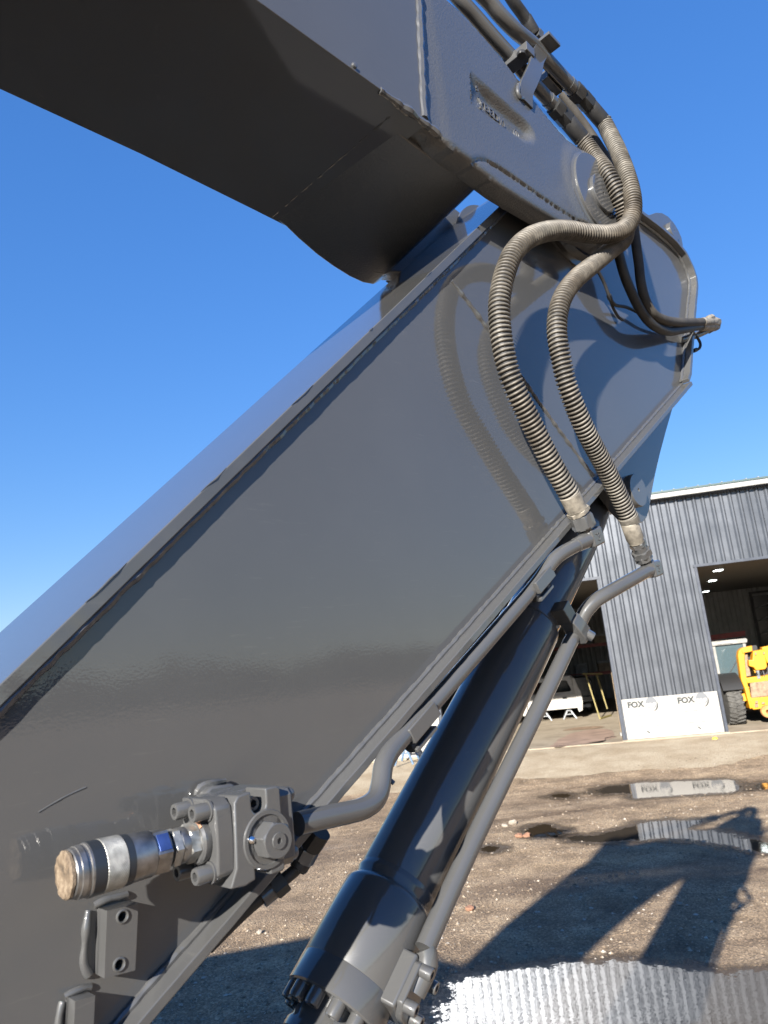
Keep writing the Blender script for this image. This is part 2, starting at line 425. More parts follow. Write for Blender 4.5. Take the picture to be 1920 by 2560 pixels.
def text_mesh(body, size, origin, X, Y, ext, mt, parent, name, align='LEFT', space=1.0, off=0.0):
    cu_ = bpy.data.curves.new('t', 'FONT'); cu_.body = body; cu_.size = size; cu_.extrude = ext; cu_.align_x = align; cu_.space_character = space; cu_.resolution_u = 3; cu_.offset = off
    to = bpy.data.objects.new('t', cu_); COL.objects.link(to)
    dg = bpy.context.evaluated_depsgraph_get(); me = bpy.data.meshes.new_from_object(to.evaluated_get(dg))
    bpy.data.objects.remove(to); bpy.data.curves.remove(cu_)
    X = Vector(X).normalized(); Y = Vector(Y).normalized(); Z = X.cross(Y)
    off = Vector(parent['_org']) if parent is not None and '_org' in parent else Vector((0, 0, 0))
    for v in me.vertices:
        c = v.co.copy(); v.co = Vector(origin) - off + X * c.x + Y * c.y + Z * c.z
    me.materials.clear(); me.materials.append(MATS[mt])
    o = bpy.data.objects.new(name, me); COL.objects.link(o)
    if parent is not None: o.parent = parent
    return o

def inside(x, y, poly):
    c = False; j = len(poly) - 1
    for i in range(len(poly)):
        if (poly[i][1] > y) != (poly[j][1] > y) and x < (poly[j][0] - poly[i][0]) * (y - poly[i][1]) / (poly[j][1] - poly[i][1]) + poly[i][0]: c = not c
        j = i
    return c
def dpoly(x, y, poly, closed=True):
    d = 9; n = len(poly)
    for i in range(n if closed else n - 1):
        ax, ay = poly[i]; bx_, by_ = poly[(i + 1) % n]; dx, dy = bx_ - ax, by_ - ay
        k = max(0, min(1, ((x - ax) * dx + (y - ay) * dy) / (dx * dx + dy * dy + 1e-12)))
        d = min(d, (x - ax - dx * k) ** 2 + (y - ay - dy * k) ** 2)
    return sqrt(d)

# ================================================================== GROUND
g = MB(); oo_ = [-900, -200, -40, 0, .4] + [.4 + 5.4 * i / 18 for i in range(1, 19)] + [7, 12, 30, 200, 900]
for o_ in oo_:
    for u_ in (-900, -100, -20, 0, 20, 100, 900):
        p = F(u_, o_, 0); p.z = zter(p); g.v.append(p)
for i in range(len(oo_) - 1):
    for j in range(6): a = i * 7 + j; g.f.append((a, a + 1, a + 8, a + 7))
struct('ground', g, 'dirt')

PUD = []
def inside2(x, y, poly):
    c = False; j = len(poly) - 1
    for i in range(len(poly)):
        if (poly[i].y > y) != (poly[j].y > y) and x < (poly[j].x - poly[i].x) * (y - poly[i].y) / (poly[j].y - poly[i].y) + poly[i].x: c = not c
        j = i
    return c
def flat(name, pts, z, mt, kind='structure', jag=0.0, step=.12, zb0=None):
    q = smooth([Vector((p[0], p[1], 0)) for p in pts], step, True)
    out = []
    for p in q:
        d = noise.noise_vector(p * 2.3) * jag + noise.noise_vector(p * 9) * (jag * .45)
        out.append(Vector((p.x + d.x, p.y + d.y, z + (zb0 if zb0 is not None else zter(p)))))
    if name == 'puddle': PUD.append(out)
    g = MB(); g.add(out, [tuple(range(len(out)))]); o = g.build(name, mt, tri=True); o['kind'] = kind; return o
def gpx(*pts): return [gnd(x, y) for x, y in pts]
# straw coloured gravel strip in front of the building, lying on the slope
g = MB(); nu, no = 260, 14
for i in range(nu + 1):
    u_ = -30 + 55 * i / nu
    w = 3.5 + .55 * noise.noise(Vector((u_ * .5, 1, 0))) + .3 * noise.noise(Vector((u_ * 1.9, 4, 0))) + .15 * noise.noise(Vector((u_ * 6, 9, 0))) - .06 * u_
    for j in range(no + 1):
        o_ = .02 + (w - .02) * j / no; p = F(u_, o_, 0); p.z = zter(p) + .004 - (.004 if j == no else 0); g.v.append(p)
for i in range(nu):
    for j in range(no): a = i * (no + 1) + j; g.f.append((a, a + 1, a + no + 2, a + no + 1))
struct('gravel_strip', g, 'straw_gravel')
def puddle(pts, mt, jag, cell=.05, margin=.5):
    q = [(p.x + noise.noise(p * 3) * jag, p.y + noise.noise(p * 3 + Vector((9, 0, 0))) * jag) for p in smooth(pts, .15, True)]
    PUD.append([Vector((a, b_, 0)) for a, b_ in q])
    xs_ = [a for a, _ in q]; ys_ = [b_ for _, b_ in q]; x0, x1, y0, y1 = min(xs_) - margin, max(xs_) + margin, min(ys_) - margin, max(ys_) + margin
    cell = max(cell, (x1 - x0) / 90); nx, ny = int((x1 - x0) / cell) + 1, int((y1 - y0) / cell) + 1
    vals = {}; g = MB(); ed = []
    for j in range(ny + 1):
        for i in range(nx + 1):
            x, y = x0 + i * cell, y0 + j * cell; d = dpoly(x, y, q); d = d if inside(x, y, q) else -d
            vals[i, j] = d
    idx = {}
    def vid(i, j):
        if (i, j) not in idx:
            x, y = x0 + i * cell, y0 + j * cell; idx[i, j] = len(g.v); g.v.append(Vector((x, y, zter((x, y)) + .005))); ed.append(vals[i, j])
        return idx[i, j]
    for j in range(ny):
        for i in range(nx):
            if max(vals[i, j], vals[i + 1, j], vals[i, j + 1], vals[i + 1, j + 1]) > -margin * .95: g.f.append((vid(i, j), vid(i + 1, j), vid(i + 1, j + 1), vid(i, j + 1)))
    o = g.build('puddle', mt); o['kind'] = 'structure'
    at_ = o.data.attributes.new('edge', 'FLOAT', 'POINT'); at_.data.foreach_set('value', ed)
puddle(gpx((1130, 2457), (1200, 2440), (1273, 2423), (1397, 2413), (1510, 2408), (1594, 2406), (1693, 2426), (1817, 2438), (1920, 2432), (2060, 2470), (2000, 2640), (1500, 2680), (1060, 2650), (1085, 2560)), 'ice_water', .05)
puddle(gpx((1415, 2093), (1490, 2086), (1574, 2068), (1600, 2056), (1680, 2052), (1745, 2050), (1752, 2058), (1722, 2074), (1800, 2080), (1870, 2098), (1925, 2110), (1925, 2132), (1870, 2124), (1800, 2110), (1700, 2099), (1600, 2099), (1500, 2106), (1440, 2103)), 'ice_water', .07)
puddle(gpx((1478, 1981), (1530, 1970), (1585, 1964), (1700, 1958), (1820, 1953), (1852, 1966), (1856, 1977), (1780, 1985), (1640, 1993), (1592, 1996), (1560, 1985), (1510, 1986)), 'ice_water', .08)
puddle(gpx((1316, 2070), (1360, 2062), (1412, 2078), (1390, 2091), (1335, 2093), (1320, 2081)), 'puddle_water', .05)
puddle(gpx((1375, 1991), (1400, 1987), (1432, 1990), (1420, 1995), (1390, 1996)), 'puddle_water', .04)
puddle(gpx((1195, 2122), (1220, 2116), (1252, 2121), (1240, 2129), (1205, 2129)), 'puddle_water', .03)
puddle(gpx((1880, 1962), (1925, 1958), (1990, 1962), (1980, 1972), (1900, 1974)), 'ice_water', .04)

# loose gravel: thousands of pebbles nobody could count
def pebble(mb, c, r, flatn=.6):
    rot = Matrix.Rotation(random.random() * 6.28, 3, 'Z')
    base = [Vector((1, 0, 0)), Vector((.3, .9, 0)), Vector((-.8, .6, 0)), Vector((-.8, -.6, 0)), Vector((.3, -.9, 0)), Vector((.1, .1, .85)), Vector((0, 0, -.4))]
    vv = [Vector(c) + rot @ Vector((b_.x * r * random.uniform(.7, 1.2), b_.y * r * random.uniform(.6, 1.1), b_.z * r * flatn * random.uniform(.7, 1.2))) for b_ in base]
    mb.add(vv, [(i, (i + 1) % 5, 5) for i in range(5)] + [((i + 1) % 5, i, 6) for i in range(5)])
g = MB()
for i in range(24000):
    y = 4.2 + 13 * random.random() ** 1.7; x = -.26 * y - .6 + random.random() * (.85 * y + 1.2)
    if noise.noise(Vector((x * .8, y * .8, 3))) < -.12 + random.random() * .25 - .12: continue
    if any(inside2(x, y, q) for q in PUD): continue
    rr = .006 + .020 * random.random() ** 4
    pebble(g, (x, y, rr * .15 + zter((x, y))), rr * (1 + .02 * y))
o = g.build('loose_gravel', 'stone', kind='stuff'); tag(o, 'small brown pebbles scattered over the dirt yard', 'gravel')
def rock(px, py, r, mt, label):
    g = MB(); c = gnd(px, py); n = 10
    prof = []
    for i in range(7):
        a = pi * i / 6; prof.append((-cos(a) * r * .6, max(0, sin(a)) * r))
    g.lathe(c + Vector((0, 0, r * .35)), (0, 0, 1), prof, n)
    for i, v in enumerate(g.v):
        d = (v - c); g.v[i] = c + d * (1 + .55 * noise.noise(v * (1.3 / r)))
    o = g.build('rock', mt, ang=25); tag(o, label, 'rock', 'stones lying on the yard'); return o
rock(648, 2334, .035, 'pale_rock', 'pale angular stone on the dirt just above the shadow edge, left of the cylinder')
rock(1299, 2093, .06, 'brick_rock', 'brick coloured stone beside the small brown puddle, left one of a pair')
rock(1316, 2092, .055, 'brick_rock', 'brick coloured stone beside the small brown puddle, right one of a pair')
rock(1176, 2275, .05, 'brick_rock', 'reddish stone lying beside the grey pipe near the shadow edge')
rock(1282, 2060, .07, 'pale_rock', 'pale stone among gravel above the small brown puddle')
rock(1262, 2067, .05, 'pale_rock', 'smaller pale stone left of the stone above the small brown puddle')
rock(1700, 2262, .03, 'pale_rock', 'small pale stone in the lit gap between the two ground shadows')

# far wood that mirrors in the stick
g = MB()
for i in range(7000):
    a = radians(random.uniform(55, 170)); R = random.uniform(185, 225)
    hh = 7.5 + 5 * noise.noise(Vector((a * 9, 0, 0))) + 3 * noise.noise(Vector((a * 40, 5, 0)))
    z = random.random() * max(2, hh); sz = random.uniform(.9, 2.4)
    c = Vector((sin(a) * R, cos(a) * R, z))
    d1 = Vector((random.uniform(-1, 1), random.uniform(-1, 1), random.uniform(-1, 1))).normalized(); d2 = d1.orthogonal().normalized(); d3 = d1.cross(d2)
    vv = [c + d1 * sz, c - d1 * sz, c + d2 * sz, c - d2 * sz, c + d3 * sz, c - d3 * sz]
    g.add(vv, [(0, 2, 4), (2, 1, 4), (1, 3, 4), (3, 0, 4), (2, 0, 5), (1, 2, 5), (3, 1, 5), (0, 3, 5)])
o = g.build('far_wood', 'leaf_dark', kind='stuff'); tag(o, 'dark line of far trees mirrored in the grey side plate', 'wood')

# ================================================================== WAREHOUSE
EAVE, DOORH = 6.2, 4.27
WH = thing('warehouse', 'grey ribbed metal warehouse with two open bay doors', 'building', F(0, 0, 0))
RIB = .2286
def ribbed(u0, u1, z0, z1, o=0.0, depth=.040, minor=False, flip=1, along=None):
    """one sheet of ribbed siding with real ribs"""
    prof = []; u = u0
    k = math.ceil(u0 / RIB - 1e-6)
    pts = [(u0, 0)]
    while k * RIB < u1 + .03:
        c = k * RIB
        for du, d in ((-.060, 0), (-.018, depth), (.018, depth), (.060, 0)):
            pts.append((c + du, d))
        if minor:
            for mm in (.114,):
                for du, d in ((-.012, 0), (-.004, depth * .2), (.004, depth * .2), (.012, 0)): pts.append((c + mm + du, d))
        k += 1
    pts.append((u1, 0))
    pts = [p for p in pts if u0 <= p[0] <= u1]
    if pts[0][0] > u0: pts.insert(0, (u0, 0))
    g = MB(); n = len(pts)
    ff = (lambda a, d, z: F(a, o + d * flip, z)) if along is None else (lambda a, d, z: F(along + d * flip, a, z))
    for z in (z0, z1):
        for p in pts: g.v.append(ff(p[0], p[1], z))
    for i in range(n - 1): g.f.append((i, i + 1, n + i + 1, n + i))
    return g
def spans(u0, u1, w=.9144):
    a = math.floor(u0 / w) * w - RIB / 2
    while a < u1 - 1e-6:
        x0, x1 = max(a, u0), min(a + w, u1)
        if x1 - x0 > .02: yield x0, x1
        a += w
BAY = [(-4.80, -.06), (2.46, 6.73), (9.2, 13.5)]
solid = [(-14, -4.80), (-.06, 2.46), (6.73, 9.2), (13.5, 20)]
for a, b_ in solid:
    for x0, x1 in spans(a, b_): ribbed(x0, x1, .05, DOORH).build('siding_panel', 'metal_siding', WH, ang=25)
for x0, x1 in spans(-14, 20): ribbed(x0, x1, DOORH + .002, EAVE).build('siding_panel', 'metal_siding', WH, ang=25)
for a, b_ in BAY:
    for x in (a, b_):
        g = MB(); w = .07; g.fbox(x - w / 2, x + w / 2, -.14, .046, .02, DOORH - .003); g.build('door_jamb', 'trim_dark', WH)
    g = MB(); g.fbox(a - .05, b_ + .05, -.14, .048, DOORH, DOORH + .07); g.build('door_header', 'trim_dark', WH)
    g = MB(); g.fbox(a - .03, a - .034 + .06, .047, .06, .02, DOORH - .02); g.build('corner_trim', 'trim_dark', WH)
# eave: soffit, fascia with gutter, roof sheet
g = MB(); g.fbox(-14.3, 20.3, -.05, .22, EAVE - .02, EAVE + .03); g.build('soffit', 'trim_dark', WH)
g = MB(); g.fprism([(-14.3, EAVE + .0), (20.3, EAVE + .0), (20.3, EAVE + .13), (-14.3, EAVE + .13)], .222, .30); g.build('gutter', 'trim_white', WH, bevel=.012)
g = MB()
for i in range(55):
    u = -14.2 + i * .62
    g.fbox(u, u + .03, .301, .312, EAVE + .005, EAVE + .125)
g.build('gutter_strap', 'trim_white', WH)['kind'] = 'stuff'
g = MB(); n = 0
a0, a1 = F(-14.4, .27, EAVE + .15), F(20.4, .27, EAVE + .15); b0, b1 = F(-14.4, -9.5, EAVE + 1.35), F(20.4, -9.5, EAVE + 1.35)
g.hull2([a0, a1, b1, b0], [p + Vector((0, 0, .05)) for p in (a0, a1, b1, b0)]); RF = g.build('roof', 'roof_green', WH)
g = MB()
for i in range(113):
    u = -14.2 + i * .3048
    g.hull2([F(u - .02, .285, EAVE + .20), F(u + .02, .285, EAVE + .20), F(u + .01, .285, EAVE + .215), F(u - .01, .285, EAVE + .215)],
            [F(u - .02, -9.5, EAVE + 1.40), F(u + .02, -9.5, EAVE + 1.40), F(u + .01, -9.5, EAVE + 1.415), F(u - .01, -9.5, EAVE + 1.415)])
g.build('roof_rib', 'trim_white', RF)['kind'] = 'stuff'
# far slope and gables
g = MB(); c0, c1 = F(-14.4, -19.3, EAVE + .15), F(20.4, -19.3, EAVE + .15)
g.hull2([b0, b1, c1, c0], [p + Vector((0, 0, .05)) for p in (b0, b1, c1, c0)]); g.build('roof', 'roof_green', WH)
for u in (-14.0, 20.0):
    g = MB(); g.hull2([F(u, .02, .05), F(u, -19.2, .05), F(u, -19.2, EAVE), F(u, -9.5, EAVE + 1.25), F(u, .02, EAVE)], [F(u + .06, .02, .05), F(u + .06, -19.2, .05), F(u + .06, -19.2, EAVE), F(u + .06, -9.5, EAVE + 1.25), F(u + .06, .02, EAVE)])
    g.build('gable_wall', 'metal_siding', WH)
# interior
IB = -18.5
g = MB(); g.fbox(-13.9, 19.9, IB - .1, IB, 0, 5.3); g.build('back_wall', 'inside_wall', WH)
for x0, x1 in spans(-7, 12): ribbed(x0, x1, .1, 4.62, o=IB + .004).build('liner_panel', 'inside_wall', WH, ang=25)
g = MB(); g.fbox(-13.9, 19.9, IB, -.16, 4.62, 4.69); g.build('ceiling', 'inside_ceiling', WH)
g = MB(); g.fbox(-13.9, 19.9, -.17, -.15, DOORH + .07, 4.62); g.build('inner_header', 'inside_wall', WH)
for u in (-12.0 + .01, ):
    g = MB(); g.fbox(u, u + .05, IB, -.2, 0, 4.62); g.build('partition_wall', 'inside_wall', WH)
g = MB(); g.fbox(11.9, 11.95, IB, -.2, 0, 4.62); g.build('partition_wall', 'inside_wall', WH)
# ceiling lamps seen in the right bay
def lampo(px, py):
    d = ray(px, py); k = (4.60 - H) / d.z; p = Vector((0, 0, H)) + d * k; return (p - FA).dot(FU), (p - FA).dot(FM)
for px, py, w in ((1793, 1423, 'nearest to the door header'), (1779, 1449, 'in the middle of the row of three'), (1763, 1477, 'deepest inside the bay')):
    u, o_ = lampo(px, py)
    T = thing('ceiling_light', 'lit white ceiling lamp in right bay, ' + w, 'lamp', F(u, o_, 4.57), 'ceiling lamps in the right bay')
    g = MB(); g.fbox(u - .13, u + .17, o_ - .2, o_ + .2, 4.56, 4.618); g.build('housing', 'trim_white', T)
    for q in (0, .13):
        g = MB(); g.fbox(u - .10 + q, u + .01 + q, o_ - .17, o_ + .17, 4.545, 4.559); g.build('tube', 'lit_lamp', T)
# overhead door with glazed panels in the back wall of the right bay
OD = thing('overhead_door', 'dark sectional door with shiny panels at the back of the right bay', 'door', F(9, IB, 0))
u0, z_t = fac(1880, 1490, IB + .1)
g = MB(); g.fbox(u0 - .12, u0, IB + .03, IB + .14, 0, z_t + .1); g.fbox(u0 + 4.2, u0 + 4.32, IB + .03, IB + .14, 0, z_t + .1); g.fbox(u0 - .12, u0 + 4.32, IB + .03, IB + .14, z_t + .1, z_t + .2); g.build('frame', 'dark_steel', OD)
for i in range(7):
    za = z_t * i / 7 + .01; zb = z_t * (i + 1) / 7 - .02
    g = MB(); g.hull2([F(u0 + .01, IB + .05, za), F(u0 + 4.19, IB + .05, za), F(u0 + 4.19, IB + .09, zb), F(u0 + .01, IB + .09, zb)], [F(u0 + .01, IB + .09, za), F(u0 + 4.19, IB + .09, za), F(u0 + 4.19, IB + .15, zb), F(u0 + .01, IB + .15, zb)])
    pn = g.build('panel', 'black_truck', OD)
    g = MB(); g.bar(F(u0 + .15, IB + .17, za), F(u0 + 1.5, IB + .17, zb - .1), .05, .02, FM); g.build('brace_and_highlight', 'galvanised', pn)  # pale diagonal bar stands in for a highlight on each dark panel
# slab
g = MB(); g.fprism([(-4.76, 0), (-.1, 0), (-.1, .03), (-4.76, .03)], .16, -18.4); struct('concrete_floor', g, 'concrete')
g = MB(); g.fbox(-.095, 2.49, -18.4, -.2, 0, .028); struct('concrete_floor', g, 'concrete')
g = MB(); g.fbox(2.495, 11.8, -18.4, .12, 0, .03); struct('concrete_floor', g, 'concrete')
g = MB(); g.fbox(-11.9, -4.765, -18.4, -.2, 0, .028); struct('concrete_floor', g, 'concrete')
g = MB(); g.fbox(-.12, 2.5, -.16, .13, 0, .045); struct('wall_footing', g, 'concrete')
g = MB(); g.fbox(-12, -4.77, -.16, .13, 0, .045); struct('wall_footing', g, 'concrete')
flat('stained_patch', [F(-1.9, .05, 0), F(-1.6, -2.2, 0), F(-1.0, -3.4, 0), F(-.25, -3.5, 0), F(-.2, -1.2, 0), F(-.6, -.2, 0), F(-1.2, .0, 0)], .034, 'concrete_pink', jag=.12, zb0=0)
flat('oil_stain', [F(-1.6, -4.0, 0), F(-1.2, -4.6, 0), F(-.5, -4.6, 0), F(-.3, -4.1, 0), F(-.8, -3.8, 0)], .038, 'rust_plate', jag=.15, zb0=0)
flat('floor_crack', [F(-1.8, .03, 0), F(-1.0, .0, 0), F(-.62, .02, 0), F(-.45, -.9, 0), F(-.2, -1.1, 0), F(-.2, -1.16, 0), F(-.47, -.97, 0), F(-.64, -.05, 0), F(-1.8, -.02, 0)], .042, 'hole_black', jag=.02, zb0=0)

# printed sheets at the foot of the pillars
def logo(T, u, z):
    k = 1.0
    text_mesh('FOX', .205, F(u, .064, z), FU, ZUP, .001, 'ink_black', T, 'lettering', space=1.0, off=.010)
    text_mesh('STRUCTURES, INC', .085, F(u + .02, .064, z - .125), FU, ZUP, .001, 'ink_pale', T, 'lettering', space=1.08)
    g = MB(); cu0, cz = u + .60, z + .075; R_ = .145
    pp = [F(cu0 + R_ * cos(a * pi / 16), .0655, cz + R_ * 1.05 * sin(a * pi / 16)) for a in range(32)]
    g.add(pp, [tuple(range(32))]); e = g.build('emblem', 'ink_grey', T)
    g = MB()
    for (du, dz, r) in ((-.06, -.06, .055), (.02, -.075, .06), (.075, -.03, .045), (-.10, -.02, .03), (-.02, -.02, .03), (.0, -.13, .05)):
        pp = [F(cu0 + du + r * cos(a * pi / 6) * (1 + .3 * noise.noise(Vector((a, du * 50, 0)))), .0665 + abs(du) * .004, cz + dz + r * .8 * sin(a * pi / 6)) for a in range(12)]
        g.add(pp, [tuple(range(12))])
    g.build('emblem_patch', 'sign_white', e)
    g = MB(); n = 16; outer = []; inner = []
    for i in range(n + 1):
        a = -pi * .48 + (pi * .62) * i / n
        outer.append(F(cu0 + .165 * cos(a), .0680, cz - .045 + .175 * sin(a))); w = .034 * sin(pi * i / n)
        inner.append(F(cu0 + (.165 - w) * cos(a), .0680, cz - .045 + (.175 - w) * sin(a)))
    g.add(outer + inner, [(i, i + 1, n + 2 + i, n + 1 + i) for i in range(n)]); g.build('emblem_swoosh', 'ink_black', e)
def dashes(T, u, z, words, hgt):
    g = MB(); x = u
    for w in words:
        g.fbox(x, x + w, .0615, .0655, z, z + hgt); x += w + hgt * .7
    g.build('small_print', 'ink_grey', T)
def sheet(u0, label):
    T = thing('printed_sheet', label, 'sign', F(u0, .062, 0), 'white printed sheets on the pillars')
    g = MB(); g.fprism([(u0 + .02, .05), (u0 + 2.39, .05), (u0 + 2.39, 1.06), (u0 + .02, 1.06)], .046, .062); g.build('board', 'sign_white', T)
    for du, dz in ((.15, .84), (1.40, .84)):
        logo(T, u0 + du, dz)
        dashes(T, u0 + du + .12, .615, (.10, .08, .13), .022)
        dashes(T, u0 + du + .16, .335, (.16, .06, .05, .12, .11), .020)
        dashes(T, u0 + du + .46, .22, (.08, .10), .014)
        g = MB(); a = u0 + du + .36
        g.add([F(a, .0655, .21), F(a + .04, .0655, .19), F(a + .10, .0655, .14), F(a + .085, .0655, .19), F(a + .05, .0655, .225)], [(0, 1, 2, 3, 4)])
        g.add([F(a + .015, .0655, .29), F(a + .005, .0655, .25), F(a + .03, .0655, .225), F(a + .04, .0655, .23), F(a + .018, .0655, .255)], [(0, 1, 2, 3, 4)])
        g.build('emblem', 'ink_black', T)
    return T
sheet(.0, 'white printed sheet reading FOX at the foot of the pillar between the bays')
sheet(-7.24, 'white printed sheet on the left pillar, glimpsed behind the grey pipe and cylinder')
g = MB(); g.lathe(F(1.98, .9, zter(F(1.98, .9, 0))), (0, 0, 1), [(0, 0), (0, .07), (.03, .06), (.05, .02), (.05, 0)], 10)
tag(g.build('yellow_scrap', 'yellow_tag'), 'small yellow scrap on the ground below the white printed sheet', 'scrap')

# pallet rack in the left bay
RK = thing('pallet_rack', 'pallet rack with red beams at the back of the left bay', 'rack', F(-1.5, -14, 0))
ro = -14.0
u_a, z_a = fac(1439, 1618, ro); u_b, _ = fac(1530, 1622, ro); _, z_b = fac(1500, 1683, ro)
ul = u_a - 4.5; ur = u_b + .4
for zz in (z_a, z_b):
    g = MB(); g.fbox(ul, ur, ro, ro + .06, zz - .07, zz + .07); g.build('beam', 'red_steel', RK)
    g = MB(); g.fbox(ul, ur, ro - 1.0, ro - .01, zz - .02, zz + .02); g.build('shelf_deck', 'galvanised', RK)
for uu in (ul, ul + 2.6, ur - .02):
    for dd in (.0, -1.0):
        g = MB(); g.fbox(uu - .05, uu + .05, ro + dd - .05, ro + dd + .05, .03, z_a + .4); g.build('upright', 'red_steel', RK)
random.seed(3)
where = ['at the far left', 'left of the middle', 'in the middle', 'right of the middle', 'near the right upright', 'at the far right']
for lvl, zz, nm in ((0, z_a, 'upper'), (1, z_b, 'lower')):
    for i in range(6):
        w = random.uniform(.45, .75); hh = random.uniform(.25, .55); x = ul + .3 + i * (ur - ul - .4) / 6
        g = MB(); g.fbox(x, x + w, ro - .85, ro - .05 - .1 * random.random(), zz + .021, zz + .021 + hh)
        T = thing('storage_box', 'dim box on the %s shelf of the pallet rack, %s' % (nm, where[i]), 'box', F(x, ro, zz), 'boxes on the pallet rack')
        g.build('carton', random.choice(['cardboard', 'grey_box', 'grey_box', 'cardboard']), T, bevel=.02)
        g = MB(); g.fbox(x - .01, x + w + .01, ro - .86, ro - .03, zz + .021 + hh * .8, zz + .03 + hh); g.build('lid', 'grey_box', T, bevel=.01)

# white cab shell on sawhorses
so_ = -8.2
def U(px, py, o=so_): return fac(px, py, o)
CB = thing('truck_cab_shell', 'bare white pickup body shell resting on sawhorses in the left bay', 'truck body', F(U(1410, 1769)[0], so_, .5))
zb = U(1420, 1770)[1]; ub = U(1439, 1768)[0]; ztop = U(1415, 1692)[1]; uw = U(1452, 1730)[0]; zs = U(1430, 1727)[1]
ulft = ub - 1.75
# rear wall with window opening
def ring_prism(outer, inner, o0, o1, mb):
    n = len(outer)
    A = [F(p[0], o0, p[1]) for p in outer]; B = [F(p[0], o0, p[1]) for p in inner]; C = [F(p[0], o1, p[1]) for p in outer]; D_ = [F(p[0], o1, p[1]) for p in inner]
    mb.add(A + B + C + D_, [(i, (i + 1) % n, n + (i + 1) % n, n + i) for i in range(n)] + [(2 * n + i, 3 * n + i, 3 * n + (i + 1) % n, 2 * n + (i + 1) % n) for i in range(n)]
           + [(i, 2 * n + i, 2 * n + (i + 1) % n, (i + 1) % n) for i in range(n)] + [(n + i, n + (i + 1) % n, 3 * n + (i + 1) % n, 3 * n + i) for i in range(n)])
def rounded(u0, u1, z0, z1, r, n=5, top_in=0.0):
    q = []
    for cx, cz, a0 in ((u1 - r, z0 + r, -pi / 2), (u1 - r - top_in, z1 - r, 0), (u0 + r + top_in, z1 - r, pi / 2), (u0 + r, z0 + r, pi)):
        for i in range(n + 1):
            a = a0 + pi / 2 * i / n; q.append((cx + r * cos(a), cz + r * sin(a)))
    return q
g = MB(); ring_prism(rounded(ulft, ub + .12, zs - .12, ztop, .12, top_in=.1), rounded(ulft + .16, ub - .06, zs - .02, ztop - .12, .08, top_in=.1), so_, so_ - .12, g); g.build('rear_window_frame', 'white_truck', CB)
g = MB(); g.fprism(rounded(ulft + .02, ub + .08, zb - .02, zs - .10, .04), so_ + .05, so_ - .1); tgate = g.build('rear_panel', 'white_truck', CB, bevel=.01)
for i in range(7):
    x = ulft + .15 + i * .24; g = MB(); g.fbox(x, x + .03, so_ + .05, so_ + .062, zb + .06, zs - .16); g.build('rib', 'white_truck', tgate)
g = MB(); g.fbox(ub - .42, ub - .26, so_ + .051, so_ + .07, (zb + zs) / 2 + .04, (zb + zs) / 2 + .11); g.build('latch', 'hole_black', tgate)
# right quarter: curved pillar running down into the side
qp = [(ub + .02, ztop - .02), (ub + .12, ztop - .08), (ub + .2, zs + .12), (ub + .27, zs - .05), (ub + .29, zb + .2), (ub + .24, zb - .12), (ub + .1, zb - .18), (ub + .06, zb), (ub + .05, zs - .1), (ub - .0, zs + .1)]
g = MB(); g.fprism(qp, so_ - 1.6, so_ + .08); g.build('quarter_panel', 'white_truck', CB, bevel=.02)
g = MB(); g.fprism([(ulft - .05, ztop - .02), (ub + .05, ztop - .02), (ub - .02, ztop + .04), (ulft + .05, ztop + .04)], so_ - 1.6, so_ - .02); g.build('roof_skin', 'white_truck', CB, bevel=.02)
g = MB(); g.fprism([(ulft - .2, zb - .15), (ulft, zb - .15), (ulft, ztop - .1), (ulft - .1, ztop - .15), (ulft - .2, zs)], so_ - 1.6, so_ + .06); g.build('quarter_panel', 'white_truck', CB, bevel=.02)
def sawhorse(uc, o, top, label, mt='galvanised'):
    T = thing('sawhorse', label, 'sawhorse', F(uc, o, .03), 'sawhorses')
    g = MB(); g.fbox(uc - .07, uc + .07, o - .5, o + .5, top - .09, top); g.build('top_beam', mt, T)
    for sx in (-1, 1):
        for oo in (-.42, .42):
            g = MB(); g.bar(F(uc + sx * .05, o + oo, top - .05), F(uc + sx * .24, o + oo * 1.1, .03), .05, .05, FM); g.build('leg', mt, T)
    for oo in (-.42, .42):
        g = MB(); g.bar(F(uc - .15, o + oo * 1.05, top * .5), F(uc + .15, o + oo * 1.05, top * .5), .035, .035, FM); g.build('brace_and_highlight', mt, T)
sawhorse(U(1426, 1800)[0], so_ - .6, zb - .03, 'grey metal sawhorse under the right end of the white body shell')
sawhorse(U(1363, 1800)[0], so_ - .6, zb - .03, 'grey metal sawhorse further left, partly behind the grey pipe')
# black vehicle behind
bo = -10.6
BV = thing('black_truck', 'black truck tail with red lamp parked behind the white shell', 'truck', F(U(1450, 1760, bo)[0], bo, .03))
ua, _ = U(1488, 1760, bo); zt = U(1465, 1690, bo)[1]
g = MB(); g.fprism([(ua - 1.95, .55), (ua, .55), (ua + .02, 1.25), (ua - .05, 1.35), (ua - .25, zt), (ua - 1.7, zt), (ua - 1.9, 1.35), (ua - 1.97, 1.25)], bo, bo - 4); g.build('body', 'black_truck', BV, bevel=.05)
g = MB(); g.fbox(ua - 1.98, ua + .03, bo + .01, bo + .16, .45, .68); g.build('bumper', 'black_truck', BV, bevel=.02)
ul_, zl = U(1467, 1748, bo)
g = MB(); g.fbox(ul_ + .0, ul_ + .14, bo + .01, bo + .05, zl - .05, zl + .07); g.build('tail_lamp', 'tail_lamp', BV, bevel=.01)
g = MB(); g.fbox(ul_ - .14, ul_ - .01, bo + .01, bo + .045, zl - .04, zl + .04); g.build('reversing_lamp', 'trim_white', BV)
g = MB(); g.fbox(ul_ - .2, ul_ + .1, bo + .165, bo + .175, zl - .3, zl - .18); g.build('number_plate', 'plate_white', BV)
